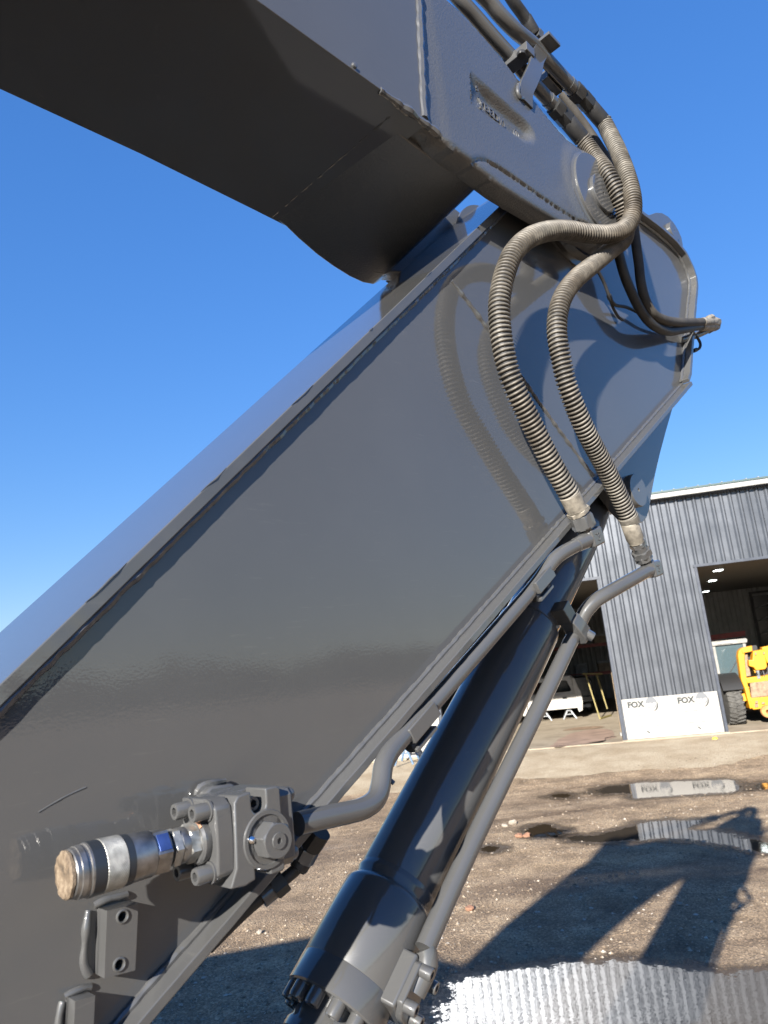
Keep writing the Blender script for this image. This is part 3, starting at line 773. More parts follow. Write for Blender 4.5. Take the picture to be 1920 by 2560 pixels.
for x in (ua - 1.75, ua - .2):
    g = MB(); g.lathe(F(x - .12, bo - .6, .36), FU, [(0, 0), (0, .3), (.02, .33), (.22, .33), (.24, .3), (.24, 0)], 20); g.build('wheel', 'tyre', BV)
# yellow A-frame
yo = -7.0
YF = thing('yellow_stand', 'tall yellow A-shaped stand next to the right jamb of the left bay', 'stand', F(U(1500, 1797, yo)[0], yo, 0))
for (p, q, nm) in (((1463, 1682), (1500, 1798), 0), ((1491, 1684), (1518, 1772), -.7)):
    a = U(*p, yo + nm); b_ = U(*q, yo + nm); g = MB(); g.bar(F(a[0], yo + nm, a[1]), F(b_[0], yo + nm, max(.03, b_[1])), .045, .045, FM); g.build('leg', 'yellow_wood', YF)
a = U(1463, 1684, yo); b_ = U(1491, 1686, yo - .7); g = MB(); g.bar(F(a[0] - .1, yo, a[1]), F(b_[0] + .2, yo - .7, b_[1]), .04, .04); g.build('cross_bar', 'yellow_wood', YF)
a = U(1500, 1796, yo); b_ = U(1518, 1772, yo - .7); g = MB(); g.bar(F(a[0], yo, .06), F(a[0] + .45, yo - 1.0, .06), .06, .05); g.build('foot', 'yellow_wood', YF)
# timber post by the jamb
po = -1.2; a = U(1536, 1690, po)
g = MB(); g.fbox(a[0] - .07, a[0] + .02, po - .07, po + .02, .03, 1.75)
T = thing('timber_post', 'slim timber post standing inside the left bay beside its right jamb', 'post', F(a[0], po, .03)); g.build('shaft', 'wood', T)
g = MB(); g.fbox(a[0] - .1, a[0] + .05, po - .1, po + .05, .03, .12); g.build('foot', 'trim_white', T)
# blue trestle and pole by the left pillar
uc, _ = fac(1015, 1890, 1.0)
sawhorse(uc, .9, .62, 'small blue trestle in front of the left printed sheet', 'blue_paint')
uc, _ = fac(938, 1900, 1.0); T = thing('marker_pole', 'thin pole standing on straw gravel left of the blue trestle', 'pole', F(uc, 1.0, 0))
g = MB(); g.lathe(F(uc, 1.0, 0), (0, 0, 1), [(0, 0), (0, .012), (.6, .01), (.6, 0)], 8); g.build('shaft', 'galvanised', T)
g = MB(); g.lathe(F(uc, 1.0, .6), (0, 0, 1), [(0, 0), (0, .02), (.03, .02), (.03, 0)], 8); g.build('cap', 'galvanised', T)

# telehandler in the right bay
to_ = (gnd(1836, 1812, .03) - FA).dot(FM)
def V(px, py, o=None): return fac(px, py, to_ if o is None else o)
TH = thing('telehandler', 'yellow telehandler with grey cab parked in the right bay', 'telehandler', F(V(1870, 1800)[0], to_, .03))
uA, _ = V(1811, 1770); uB, _ = V(1854, 1770); ry = .62
def tyre(u0, u1, oc):
    g = MB(); w = u1 - u0
    g.lathe(F(u0, oc, ry + .03), FU, [(0, 0), (0, ry * .55), (.03, ry * .9), (.07, ry * .96), (w - .07, ry * .96), (w - .03, ry * .9), (w, ry * .55), (w, 0)], 36)
    ty = g.build('tyre', 'tyre', TH)
    for i in range(26):
        for sd in (0, 1):
            a = 2 * pi * (i + .5 * sd) / 26
            def rp(uu, ang, r): return F(uu, oc + r * sin(ang), ry + .03 + r * cos(ang))
            ua_, ub_ = (u0 + .02, u0 + w * .54) if sd == 0 else (u1 - .02, u1 - w * .54)
            da = .13
            bot = [rp(ua_, a - .05, ry * .93), rp(ua_, a + .05, ry * .93), rp(ub_, a + da + .04, ry * .93), rp(ub_, a + da - .04, ry * .93)]
            top = [rp(ua_, a - .04, ry), rp(ua_, a + .04, ry), rp(ub_, a + da + .03, ry * 1.01), rp(ub_, a + da - .03, ry * 1.01)]
            g = MB(); g.hull2(bot, top); g.build('tread_lug', 'tyre', ty)
tyre(uA, uB, to_ - ry * .1)
tyre(uA + 2.1, uB + 2.1, to_ - ry * .1)
zf = V(1820, 1744)[1]
g = MB()
arc = [(to_ - .1 + (ry + .10) * sin(a), ry + .03 + (ry + .10) * cos(a)) for a in [radians(x) for x in range(-80, 66, 12)]]
arc2 = [(to_ - .1 + (ry + .14) * sin(a), ry + .03 + (ry + .14) * cos(a)) for a in [radians(x) for x in range(-80, 66, 12)]]
ring = arc + arc2[::-1]
g.hull2([F(uA - .06, o_, z_) for o_, z_ in ring], [F(uB + .02, o_, z_) for o_, z_ in ring]); g.build('fender', 'dark_steel', TH)
zc0, zc1 = V(1826, 1700)[1], V(1826, 1612)[1]; ca, cb = V(1791, 1650)[0], V(1866, 1650)[0]
co = to_ - .7
cl, crr = fac(1790, 1650, co)[0], fac(1868, 1650, co)[0]; cz0, cz1 = fac(1826, 1698, co)[1], fac(1826, 1612, co)[1]
for (x, o_) in ((cl, co), (crr, co), (cl, co - 1.3), (crr, co - 1.3)):
    g = MB(); g.fbox(x - .04, x + .04, o_ - .04, o_ + .04, cz0 - .1, cz1 + .02); g.build('cab_post', 'cab_grey', TH, bevel=.01)
g = MB(); g.fprism(rounded(cl - .08, crr + .08, cz1 + .02, cz1 + .14, .04), co - 1.4, co + .1); rf = g.build('cab_roof', 'cab_grey', TH)
g = MB(); g.fbox(cl + .08, cl + .52, co + .105, co + .13, cz1 + .05, cz1 + .10); g.build('roof_lamp', 'trim_white', rf)
g = MB(); g.fbox(cl + .04, crr - .04, co + .0, co + .012, cz0, cz1 + .02); g.build('windscreen', 'cab_glass', TH)
g = MB(); g.fbox(crr - .006, crr + .006, co - 1.26, co - .04, cz0, cz1 + .02); g.build('side_glass', 'cab_glass', TH)
g = MB(); g.fbox(cl - .006, cl + .006, co - 1.26, co - .04, cz0, cz1 + .02); g.build('side_glass', 'cab_glass', TH)
g = MB(); sw = fac(1830, 1658, co - .12); cen = F(sw[0], co - .18, sw[1])
axs = (FM * -.35 + ZUP).normalized(); X_ = FU; Y_ = axs.cross(X_).normalized()
g.tube([cen + X_ * .17 * cos(a * pi / 12) + Y_ * .17 * sin(a * pi / 12) for a in range(25)], .015, 8, caps=False); swo = g.build('steering_wheel', 'trim_white', TH)
g = MB(); g.bar(cen, cen - axs * .5, .05, .05, FM); g.bar(cen - X_ * .16, cen + X_ * .16, .02, .02, FM); g.build('column', 'cab_grey', swo)
g = MB(); g.fbox(cl, crr, co - 1.3, co + .05, .75, cz0 - .01); g.build('cab_base', 'cab_grey', TH, bevel=.03)
g = MB(); g.fprism(rounded(cl + .35, cl + .75, cz0 - .05, cz0 + .55, .08), co - .9, co - 1.05); g.build('seat', 'dark_steel', TH)
# yellow front frame and boom head
yo_ = to_ + .35
def Y(px, py): return fac(px, py, yo_)
def ypoly(name, pxs, d, mt='yellow_paint', bev=.015, oo=0.0):
    g = MB(); g.fprism([Y(*p) for p in pxs], yo_ + oo, yo_ + oo - d); return g.build(name, mt, TH, bevel=bev)
ypoly('boom_side', [(1845, 1640), (1847, 1628), (1853, 1621), (1862, 1619), (1862, 1650), (1866, 1690), (1872, 1722), (1862, 1722), (1853, 1700)], .25)
ypoly('boom_top', [(1853, 1620), (1880, 1614), (1881, 1628), (1856, 1634)], .22, oo=.02)
ypoly('boom_inner_plate', [(1864, 1636), (1872, 1636), (1874, 1656), (1881, 1690), (1868, 1692)], .1, 'rust_plate', oo=-.12)
ypoly('boom_face', [(1881, 1628), (1908, 1623), (1916, 1666), (1911, 1673), (1888, 1676), (1883, 1668), (1871, 1665), (1870, 1650), (1880, 1650)], .3, oo=.08)
ypoly('boom_side', [(1904, 1618), (1935, 1612), (1950, 1700), (1935, 1700), (1922, 1655), (1917, 1658)], .25, oo=.03)
for i in range(4):
    g = MB(); p0 = Y(1889 + i * 6, 1674); p1 = Y(1896 + i * 5.2, 1694)
    g.tube(smooth([F(p0[0], yo_ - .05, p0[1]), F((p0[0] + p1[0]) / 2 - .01, yo_ + .06, (p0[1] + p1[1]) / 2), F(p1[0], yo_ - .02, p1[1])], .04), .014, 8); g.build('hose', 'galvanised' if i % 2 else 'rubber', TH)
ypoly('cross_member', [(1864, 1695), (1960, 1682), (1962, 1700), (1868, 1708)], .3, oo=.02)
ypoly('wear_plate', [(1873, 1707), (1960, 1697), (1962, 1736), (1877, 1744)], .06, 'rust_plate', oo=.09)
ypoly('carriage', [(1873, 1744), (1964, 1736), (1966, 1764), (1882, 1774), (1878, 1768)], .28, oo=.06)
ypoly('frame_side', [(1860, 1718), (1872, 1716), (1880, 1770), (1874, 1772)], .4, oo=.05)
ypoly('step', [(1848, 1737), (1862, 1733), (1868, 1752), (1852, 1756)], .2)
ypoly('head_lamp', [(1852, 1765), (1860, 1764), (1860, 1768), (1852, 1769)], .05, 'trim_white', 0.0)
g = MB(); p = Y(1916, 1778); g.lathe(F(p[0], yo_ + .02, p[1]), FM, [(0, .05), (0, .16), (.06, .17), (.12, .15), (.12, .05), (0, .05)], 20); g.build('pivot_hook', 'orange_rust', TH)
g = MB(); a = Y(1872, 1795); g.fbox(a[0] - .05, a[0] + 1.5, to_ - 3.2, to_ - .3, .35, .85); g.build('chassis', 'dark_steel', TH)
g = MB(); g.lathe(F(uB, to_ - ry * .1, ry + .03), FU, [(0, 0), (0, .13), (1.7, .13), (1.7, 0)], 16); g.build('axle', 'dark_steel', TH)
g = MB(); g.fbox(uA + .1, uA + 2.4, to_ - 4.2, to_ - 1.4, .6, 1.5); g.build('rear_body', 'yellow_paint', TH, bevel=.05)
for (x, y, w_, h_) in ((1884, 1632, 4, 5), (1905, 1630, 3, 5), (1886, 1752, 6, 5), (1902, 1755, 7, 4), (1876, 1716, 3, 3)):
    ypoly('bolt_plate', [(x, y), (x + w_, y - .5), (x + w_, y + h_), (x, y + h_ + .5)], .03, 'rust_plate', 0.0, oo=.13 if y < 1700 else .11)
ypoly('boom_gap_shade', [(1856, 1634), (1884, 1630), (1888, 1676), (1866, 1690)], .05, 'dark_steel', 0.0, oo=-.3)  # dark plates put in for the shade between the boom plates
ypoly('boom_gap_shade', [(1910, 1660), (1935, 1656), (1940, 1692), (1900, 1696)], .05, 'dark_steel', 0.0, oo=-.25)
ypoly('lift_cylinder', [(1889, 1676), (1896, 1675), (1900, 1696), (1893, 1697)], .06, 'galvanised', 0.0, oo=.05)
ypoly('tow_plate', [(1884, 1760), (1893, 1759), (1894, 1767), (1886, 1768)], .03, 'rust_plate', 0.0, oo=.09)
g = MB(); g.bar(F(crr + .1, co + .25, cz1 - .25), F(crr + .1, co + .05, cz1 - .15), .03, .03); g.build('mirror_arm', 'dark_steel', TH)
g = MB(); g.fprism(rounded(crr + .02, crr + .26, cz1 - .38, cz1 - .08, .03), co + .22, co + .27); g.build('mirror', 'dark_steel', TH)
g = MB(); g.bar(F(cl + .2, co + .02, cz0 + .05), F(cl + .55, co + .02, cz0 + .5), .02, .012, FM); g.build('wiper', 'dark_steel', TH)
# red lintel beam on the wall of the right bay
a = fac(1768, 1592, -9); b_ = fac(1862, 1582, -9)
T = thing('red_beam', 'dark red steel beam behind the telehandler in the right bay', 'beam', F(a[0], -9, a[1]))
g = MB(); g.bar(F(a[0] - .6, -9, a[1]), F(b_[0], -9, b_[1] + .05), .18, .05); g.build('flange', 'red_steel', T)
g = MB(); g.bar(F(a[0] - .6, -9, a[1] - .09), F(b_[0], -9, b_[1] - .04), .03, .14); g.build('web', 'red_steel', T)
for x in (a[0] - .5, b_[0] - .1):
    g = MB(); g.fbox(x, x + .08, -9.04, -8.96, .03, a[1] - .16); g.build('post', 'dark_steel', T)

# ================================================================== EXCAVATOR STICK
def zA(s): return .0358 + (s - .301) * .934          # outer line of the top flange
def zC(s): return -.386 + (s - .443) * .6052        # upper face of the bottom flange
WF0, WF1, WFT = -.328, .037, .014                              # flange edges across
def offs(path, d):
    out = []; n = len(path)
    for i in range(n):
        a = Vector(path[max(i - 1, 0)]); b_ = Vector(path[min(i + 1, n - 1)]); T = (b_ - a).normalized()
        out.append((path[i][0] - T.y * d, path[i][1] + T.x * d))
    return out
def strip(path, d): return list(path) + offs(path, d)[::-1]
def cdt_plate(outline, holes, t0, t1, mb, inner=None, hfun=None):
    """front face at t1 (optionally a height field), back at t0, walls, round holes"""
    pts = [Vector((p[0], p[1])) for p in outline]; edges = [(i, (i + 1) % len(pts)) for i in range(len(pts))]; loops = [list(range(len(pts)))]
    for (cx, cz, r) in holes:
        o = len(pts); k = 20
        pts += [Vector((cx + r * cos(2 * pi * i / k), cz + r * sin(2 * pi * i / k))) for i in range(k)]
        edges += [(o + i, o + (i + 1) % k) for i in range(k)]; loops.append(list(range(o, o + k)))
    if inner: pts += [Vector(p) for p in inner]
    res = delaunay_2d_cdt(pts, edges, [], 0 if holes else 4, 1e-7)
    vv, ff, orig = res[0], res[2], res[3]
    if holes:
        def inh(q):
            return any(all(abs((vv[i] - Vector((cx, cz))).length - r) < r * .01 for i in q) for cx, cz, r in holes)
        ff = [q for q in ff if not inh(q)]
    mp = {}
    for i, ol in enumerate(orig):
        for q in ol: mp[q] = i
    o = len(mb.v)
    for v in vv: mb.v.append(M(v.x, t1 + (hfun(v.x, v.y) if hfun else 0), v.y))
    mb.f += [tuple(o + i for i in q) for q in ff]
    for L in loops:
        b_ = len(mb.v)
        for i in L: mb.v.append(M(pts[i].x, t0, pts[i].y))
        n = len(L)
        for i in range(n): mb.f.append((o + mp[L[i]], o + mp[L[(i + 1) % n]], b_ + (i + 1) % n, b_ + i))
        if L is loops[0] and not holes: mb.f.append(tuple(range(b_, b_ + n)))
def bead(mb, pts, r, amp=.35, step=.006, seg=8, freq=70):
    q = resample(smooth(pts, step), step)
    q = [p + noise.noise_vector(p * 45) * (r * .25) for p in q]
    ph = random.random() * 50
    mb.tube(q, r, seg, rfun=lambda k: r * (1 + amp * noise.noise(Vector((k * len(q) * step * freq, ph, 0)))))

top_path = [(s, zA(s)) for s in (-.5, 0, .5, 1.0, 1.4, 1.7, 1.84)] + [(1.93, 1.525), (2.05, 1.540), (2.25, 1.545), (2.424, 1.545)]
end_path = [(2.424, 1.545), (2.60, 1.545), (2.73, 1.532), (2.805, 1.505), (2.85, 1.455), (2.865, 1.41), (2.855, 1.365), (2.78, 1.240), (2.60, .93), (2.571, zC(2.571))]
bot_path = [(2.571, zC(2.571)), (2.0, zC(2.0)), (1.0, zC(1.0)), (0, zC(0)), (-.5, zC(-.5))]
STK = thing('excavator_stick', 'big glossy grey excavator stick running from lower left to the boom tip', 'excavator arm', M(0, 0, -.2))
plate = offs(top_path, -.010) + offs(end_path, -.008)[1:-1] + [(2.563, zC(2.563) - .006)] + [(p[0], p[1] - .006) for p in bot_path[1:]]
pc = [Vector((p[0], p[1], 0)) for p in plate]
cdt_plate(plate, [], -.014, 0.0, g := MB()); g.build('side_plate', 'paint', STK)
g = MB(); cdt_plate(plate, [], -.291, -.277, g); g.build('side_plate', 'paint', STK)
def wobble_strip(path, d, t0, t1, amp):
    """flange with slightly uneven flame-cut near edge"""
    q = resample([Vector((p[0], p[1], 0)) for p in path], .012); path2 = [(p.x, p.y) for p in q]; low = offs(path2, d); g = MB(); n = len(path2)
    for row, base in ((path2, 0), (low, 1)):
        for t in (t0, t1):
            for p in row:
                w = amp * (noise.noise(Vector((p[0] * 30, p[1] * 30, base * .3))) + .6 * noise.noise(Vector((p[0] * 90, p[1] * 90, base))))
                g.v.append(M(p[0], t + (w if t == t1 else 0), p[1]))
    for i in range(n - 1):
        a0, a1, b0_, b1_ = i, n + i, 2 * n + i, 3 * n + i
        g.f += [(a0, a0 + 1, a1 + 1, a1), (b0_, b1_, b1_ + 1, b0_ + 1), (a1, a1 + 1, b1_ + 1, b1_), (a0, b0_, b0_ + 1, a0 + 1)]
    g.f += [(0, n, 3 * n, 2 * n), (n - 1, 2 * n - 1, 4 * n - 1, 3 * n - 1)]
    return g
wobble_strip(top_path, -.020, WF0, WFT, .0009).build('top_flange', 'paint', STK, bevel=.0016)
wobble_strip(end_path, -.016, WF0, WF1 - .006, .001).build('end_plate', 'paint', STK, bevel=.0016)
wobble_strip(bot_path, .014, WF0, WF1, .001).build('bottom_flange', 'paint', STK, bevel=.0016)
g = MB(); bead(g, [M(p[0], .003, p[1]) for p in offs(top_path, -.024)], .0075, .14, freq=160, step=.004); g.build('weld_bead', 'paint_thick', STK)
g = MB(); bead(g, [M(p[0], .003, p[1]) for p in offs(end_path, -.020)], .006); g.build('weld_bead', 'paint_thick', STK)
g = MB(); bead(g, [M(p[0], .002, p[1] + .003) for p in bot_path], .0055); g.build('weld_bead', 'paint_thick', STK)
g = MB(); bead(g, [P(x, y, -.001) for x, y in ((1128, 702), (1215, 818), (1307, 950), (1400, 1079), (1481, 1189))], .0065, .4); g.build('weld_bead', 'paint_thick', STK)
# ragged paint runs along the flange edge
for k in range(5):
    s0 = .38 + 1.0 * (k / 5) + random.uniform(0, .03); L = random.uniform(.012, .06)
    g = MB(); pts = [M(s0 + L * i / 5, WFT - .0005 + .001 * random.random(), zA(s0 + L * i / 5) + .0005 - .003 * random.random() * sin(pi * i / 5)) for i in range(6)]
    g.tube(pts, .0025, 6, rfun=lambda q: .0002 + .0011 * sin(pi * min(max(q, .02), .98)) * (1 + .3 * random.random())); g.build('paint_run', 'paint_thick', STK)
PIN = (1.942, 1.343)
g = MB(); g.lathe(M(PIN[0], -.001, PIN[1]), nT, [(0, 0), (0, .185), (.008, .185), (.012, .165), (.036, .160), (.036, 0)], 48); g.build('pivot_boss', 'paint', STK)
g = MB(); g.lathe(M(PIN[0], -.29, PIN[1]), -nT, [(0, 0), (0, .185), (.008, .185), (.012, .165), (.036, .160), (.036, 0)], 48); g.build('pivot_boss', 'paint', STK)
lug = [(2.63, .945), (2.60, .90), (2.555, .835), (2.45, .72), (2.369, .628), (2.30, .545), (2.255, .485), (2.215, .425), (2.185, .392), (2.15, .374), (2.11, .366), (2.07, .372), (2.02, .40), (1.93, .47), (1.80, .44), (2.1, .60)]
lug[-2] = (1.82, zC(1.82) - .01); lug[-1] = (2.1, zC(2.1) - .013)
for t0, t1 in ((-.066, -.034), (-.258, -.226)):
    g = MB(); g.prism(lug, t0, t1); lg = g.build('cylinder_lug', 'paint', STK, bevel=.002)
LP = (2.117, .468)
g = MB(); g.lathe(M(LP[0], -.30, LP[1]), nT, [(0, 0), (0, .052), (.285, .052), (.288, .050), (.288, .006), (.284, .005), (.284, 0)], 40); g.build('lug_pin', 'paint', STK)
lug2 = [(2.45, 1.535), (2.60, 1.61), (2.741, 1.690), (2.80, 1.722), (2.86, 1.745), (2.92, 1.752), (2.966, 1.742), (3.0, 1.72), (3.02, 1.69), (3.02, 1.655), (2.98, 1.58), (2.86, 1.46)]
for t0, t1 in ((-.085, -.052), (-.24, -.207)):
    g = MB(); g.prism(lug2, t0, t1); g.build('cylinder_lug', 'paint', STK, bevel=.002)
a = at(1683, 578, -.04)
g = MB(); g.lathe(M(a[0], -.27, a[1]), nT, [(0, 0), (0, .040), (.234, .040), (.236, .038), (.236, .004), (.232, .004), (.232, 0)], 32); g.build('lug_pin', 'paint', STK)
# end boss of the stick, out of the frame at the lower left
g = MB(); g.lathe(M(-.55, -.33, (zA(-.5) + zC(-.5)) / 2), nT, [(0, 0), (0, .15), (.37, .15), (.37, 0)], 32); g.build('bucket_pin_boss', 'paint', STK)
# welded mounting blocks with threaded holes
TB = .029
def mount_block(corners, holes, welds):
    c = [at(*p, TB) for p in corners]; B = [M(p[0], 0, p[1]) for p in c]
    g = MB(); hs = [(*at(x, y, TB), r) for x, y, r in holes]
    cdt_plate(c, hs, .006, TB, g)
    o = g.build('mounting_block', 'paint', STK, ang=30)
    g = MB(); g.prism(c, .0, .010); g.build('block_core', 'paint', o)
    for hx, hz, r in hs:
        g = MB(); g.lathe(M(hx, TB - .0005, hz), nT, [(0, r * 1.02), (.0, r * 1.5), (.0022, r * 1.42), (.0028, r * 1.2), (.0018, r * .98), (-.010, r * .9)], 20, caps=False); g.build('hole_rim', 'paint_thick', o)
        g = MB(); g.lathe(M(hx, .0105, hz), nT, [(0, 0), (0, r * .99), (.001, r * .99), (.001, 0)], 20); g.build('hole_bottom', 'hole_black', o)
    for w, r in welds:
        g = MB(); bead(g, [P(x, y, t - .003) for x, y, t in w], r * .62, .45, freq=60, seg=10); g.build('weld_bead', 'paint_thick', o)
mount_block([(268, 2277), (346, 2259), (338, 2426), (261, 2446)], [(306, 2291, .0058), (298, 2411, .0058)],
            [([(236, 2262, .004), (262, 2250, .006), (295, 2242, .006), (318, 2236, .004)], .0075), ([(222, 2275, .004), (217, 2310, .006), (212, 2360, .006), (210, 2410, .005), (222, 2438, .004)], .0075)])
mount_block([(188, 2503), (238, 2489), (226, 2720), (176, 2738)], [(205, 2600, .0058)],
            [([(162, 2492, .004), (185, 2478, .006), (210, 2470, .006), (226, 2468, .004)], .0075), ([(156, 2505, .004), (148, 2540, .006), (144, 2600, .006), (138, 2700, .006)], .0075)])
# long scratch and a few paint sags on the plate
g = MB(); bead(g, [P(97, 2030, .0), P(150, 1998, .0), P(205, 1972, .0), P(215, 1968, 0)], .0011, .6); g.build('paint_scratch', 'paint_thick', STK)

# ================================================================== EXCAVATOR BOOM
BOOM = thing('excavator_boom', 'glossy grey excavator boom with black underside crossing the top of the picture', 'excavator arm', M(.5, 0, 1.25))
bb = [(-4.6, -.75), (-3.4, .25), (-2.6, .70), (-2.05, .95), (-1.69, 1.08), (-1.1, 1.21), (-.53, 1.265), (.0, 1.268), (.42, 1.256), (.72, 1.247), (1.035, 1.226), (1.165, 1.216)]
bt = [(1.2145, 1.672), (.9, 1.72), (.4, 1.84), (0, 1.96), (-.5, 2.1), (-1.2, 2.25), (-2.2, 2.2), (-3.2, 1.7), (-4.9, -.3)]
g = MB(); g.prism(bb + bt, .086, .099); g.build('side_plate', 'paint', BOOM)
g = MB(); g.prism(bb + bt, -.389, -.376); g.build('side_plate', 'paint', BOOM)
g = MB(); g.prism(strip(bb, -.012), -.394, .104); g.build('bottom_plate', 'paint', BOOM, bevel=.0015)
g = MB(); g.prism(strip(bt, -.012), -.394, .104); g.build('top_plate', 'paint', BOOM, bevel=.0015)
circ = [(PIN[0] + .155 * cos(a), PIN[1] + .155 * sin(a)) for a in [radians(x) for x in range(108, -104, -8)]]
ctop = [(1.214, 1.672), (1.305, 1.660), (1.37, 1.657), (1.419, 1.650), (1.50, 1.628), (1.57, 1.602), (1.65, 1.566), (1.716, 1.537), (1.80, 1.508)]
cbot = [(1.80, 1.176), (1.72, 1.171), (1.62, 1.168), (1.52, 1.167), (1.45, 1.168), (1.38, 1.176), (1.326, 1.186), (1.256, 1.189), (1.214, 1.198), (1.197, 1.212), (1.155, 1.218)]
cast = ctop + circ + cbot
q = resample(smooth([Vector((p[0], p[1], 0)) for p in cast], .02, True) , .011)[:-1]
q = resample([Vector((p[0], p[1], 0)) for p in cast + cast[:1]], .011)[:-1]
outl = [(p.x, p.y) for p in q]
rec = [(1.376, 1.475), (1.360, 1.364), (1.595, 1.362), (1.628, 1.374), (1.648, 1.400), (1.650, 1.424), (1.632, 1.444), (1.60, 1.452)]
rtop = [(1.376, 1.475), (1.60, 1.452), (1.632, 1.444), (1.650, 1.424), (1.648, 1.400), (1.628, 1.374), (1.595, 1.362)]
padl = [(1.334, 1.190), (1.36, 1.207), (1.39, 1.217), (1.442, 1.221), (1.541, 1.219), (1.648, 1.214), (1.76, 1.212), (1.852, 1.214)]
cast_c = [(p[0], p[1]) for p in cast]
def sst(x): x = max(0, min(1, x)); return x * x * (3 - 2 * x)
def hcast(x, y):
    d = 0.0
    e = dpoly(x, y, cast_c)
    if e < .012: d -= .008 * (1 - e / .012) ** 2
    if 1.33 < x < 1.68 and 1.34 < y < 1.50 and inside(x, y, rec):
        w = dpoly(x, y, rtop, False)
        lo = max(0, min(1, (y - 1.362 + (x - 1.36) * .0) / .09)); le = max(0, min(1, (x - 1.360) / .10))
        d -= .030 * sst(w / .036) * (.22 + .78 * lo) * (.30 + .70 * le)
    if y < 1.25 and 1.3 < x < 1.9:
        w = dpoly(x, y, padl, False)
        if w < .006: d -= .005 * (1 - w / .006)
        if inside(x, y, padl + [(1.85, 1.1), (1.33, 1.1)]): d -= .0035
    rr = sqrt((x - PIN[0]) ** 2 + (y - PIN[1]) ** 2)
    if rr < .185: d += .009 * sst((.185 - rr) / .045)
    if x < 1.26: d -= .004 * sst((1.26 - x) / .05)
    return d
inner = []
st_ = .0085; xs = int((2.10 - 1.13) / st_); ys = int((1.68 - 1.15) / st_)
for i in range(xs):
    for j in range(ys):
        x = 1.13 + (i + .5 * (j % 2)) * st_; y = 1.15 + j * st_
        if inside(x, y, outl) and dpoly(x, y, outl[::3]) > .004: inner.append((x, y))
# finer points along the recess rim and the pad line
for L, rr_ in ((rec + rec[:1], (.0005, -.0005)), (padl, (0, .005, -.005))):
    qq = resample([Vector((p[0], p[1], 0)) for p in L], .005)
    for p in qq:
        for e in rr_: inner.append((p.x + e * .3, p.y + e))
g = MB(); cdt_plate(outl, [], .040, .100, g, inner, hcast); g.build('fork_leg', 'paint_cast', BOOM, ang=50)
far = ctop + circ + [(1.80, 1.185), (1.70, 1.180), (1.62, 1.178), (1.56, 1.172), (1.51, 1.162), (1.468, 1.150), (1.44, 1.134), (1.40, 1.127), (1.35, 1.130), (1.29, 1.142), (1.23, 1.160), (1.17, 1.186), (1.13, 1.207), (1.155, 1.24)]
g = MB(); g.prism(far, -.392, -.332); g.build('fork_leg', 'paint_cast', BOOM, bevel=.004)
web = [(1.10, 1.24), (1.42, 1.24), (1.42, 1.60), (1.10, 1.64)]
g = MB(); g.prism(web, -.34, .05); g.build('fork_web', 'paint_cast', BOOM, bevel=.004)
fa = [(1.09, 1.213), (1.13, 1.200), (1.17, 1.178), (1.23, 1.152), (1.29, 1.134), (1.35, 1.122), (1.40, 1.119), (1.44, 1.126), (1.47, 1.145), (1.485, 1.17)]
fb = [(1.09, 1.213), (1.13, 1.207), (1.17, 1.200), (1.23, 1.192), (1.29, 1.187), (1.35, 1.186), (1.39, 1.188), (1.42, 1.194), (1.435, 1.205), (1.444, 1.22)]
g = MB(); g.hull2([M(a, -.388, z) for a, z in fa] + [M(1.485, -.388, 1.32), M(1.09, -.388, 1.32)], [M(a, .042, z) for a, z in fb] + [M(1.444, .042, 1.32), M(1.09, .042, 1.32)]); g.build('fork_fillet', 'paint_cast', BOOM, bevel=.003)
g = MB(); bead(g, [M(1.166 - .004 + .05 * k / 8, .0965, 1.222 + .445 * k / 8) for k in range(9)], .0105, .12, freq=30); g.build('seam_weld', 'paint_thick', BOOM)
g = MB(); bead(g, [M(1.085, .08 - .47 * k / 8, 1.214) for k in range(9)], .0045, .5); g.build('underside_weld', 'paint_thick', BOOM)
g = MB(); bead(g, [M(s_, .100, z_) for s_, z_ in ((1.02, 1.218), (1.10, 1.211), (1.16, 1.206), (1.20, 1.20), (1.215, 1.192))], .008, .6); g.build('seam_weld', 'paint_thick', BOOM)
g = MB(); g.lathe(M(.945, .1045, 1.232), nT, [(0, 0), (0, .007), (.004, .006), (.006, 0)], 10); g.build('weld_spatter', 'paint_thick', BOOM)
# pivot pin with collar
g = MB(); g.lathe(M(PIN[0], .1065, PIN[1]), nT, [(0, 0), (0, .146), (.004, .136), (.006, .132), (.0115, .132), (.013, .1305), (.013, 0)], 56); cl_ = g.build('pin_collar', 'paint', BOOM)
g = MB(); g.lathe(M(PIN[0] + .004, .1190, PIN[1]), nT, [(0, 0), (0, .062), (.0085, .062), (.0105, .060), (.0105, .0045), (.008, .004), (.008, 0)], 48); g.build('pin_cap', 'paint', cl_)
g = MB(); g.lathe(M(PIN[0] + .004, .1272, PIN[1]), nT, [(0, 0), (0, .0035), (.0005, .0035), (.0005, 0)], 10); g.build('grease_hole', 'hole_black', cl_)
g = MB(); g.lathe(M(PIN[0], -.42, PIN[1]), nT, [(0, 0), (0, .127), (.03, .127), (.03, .058), (.53, .058), (.53, 0)], 48); g.build('pivot_pin', 'paint', BOOM)
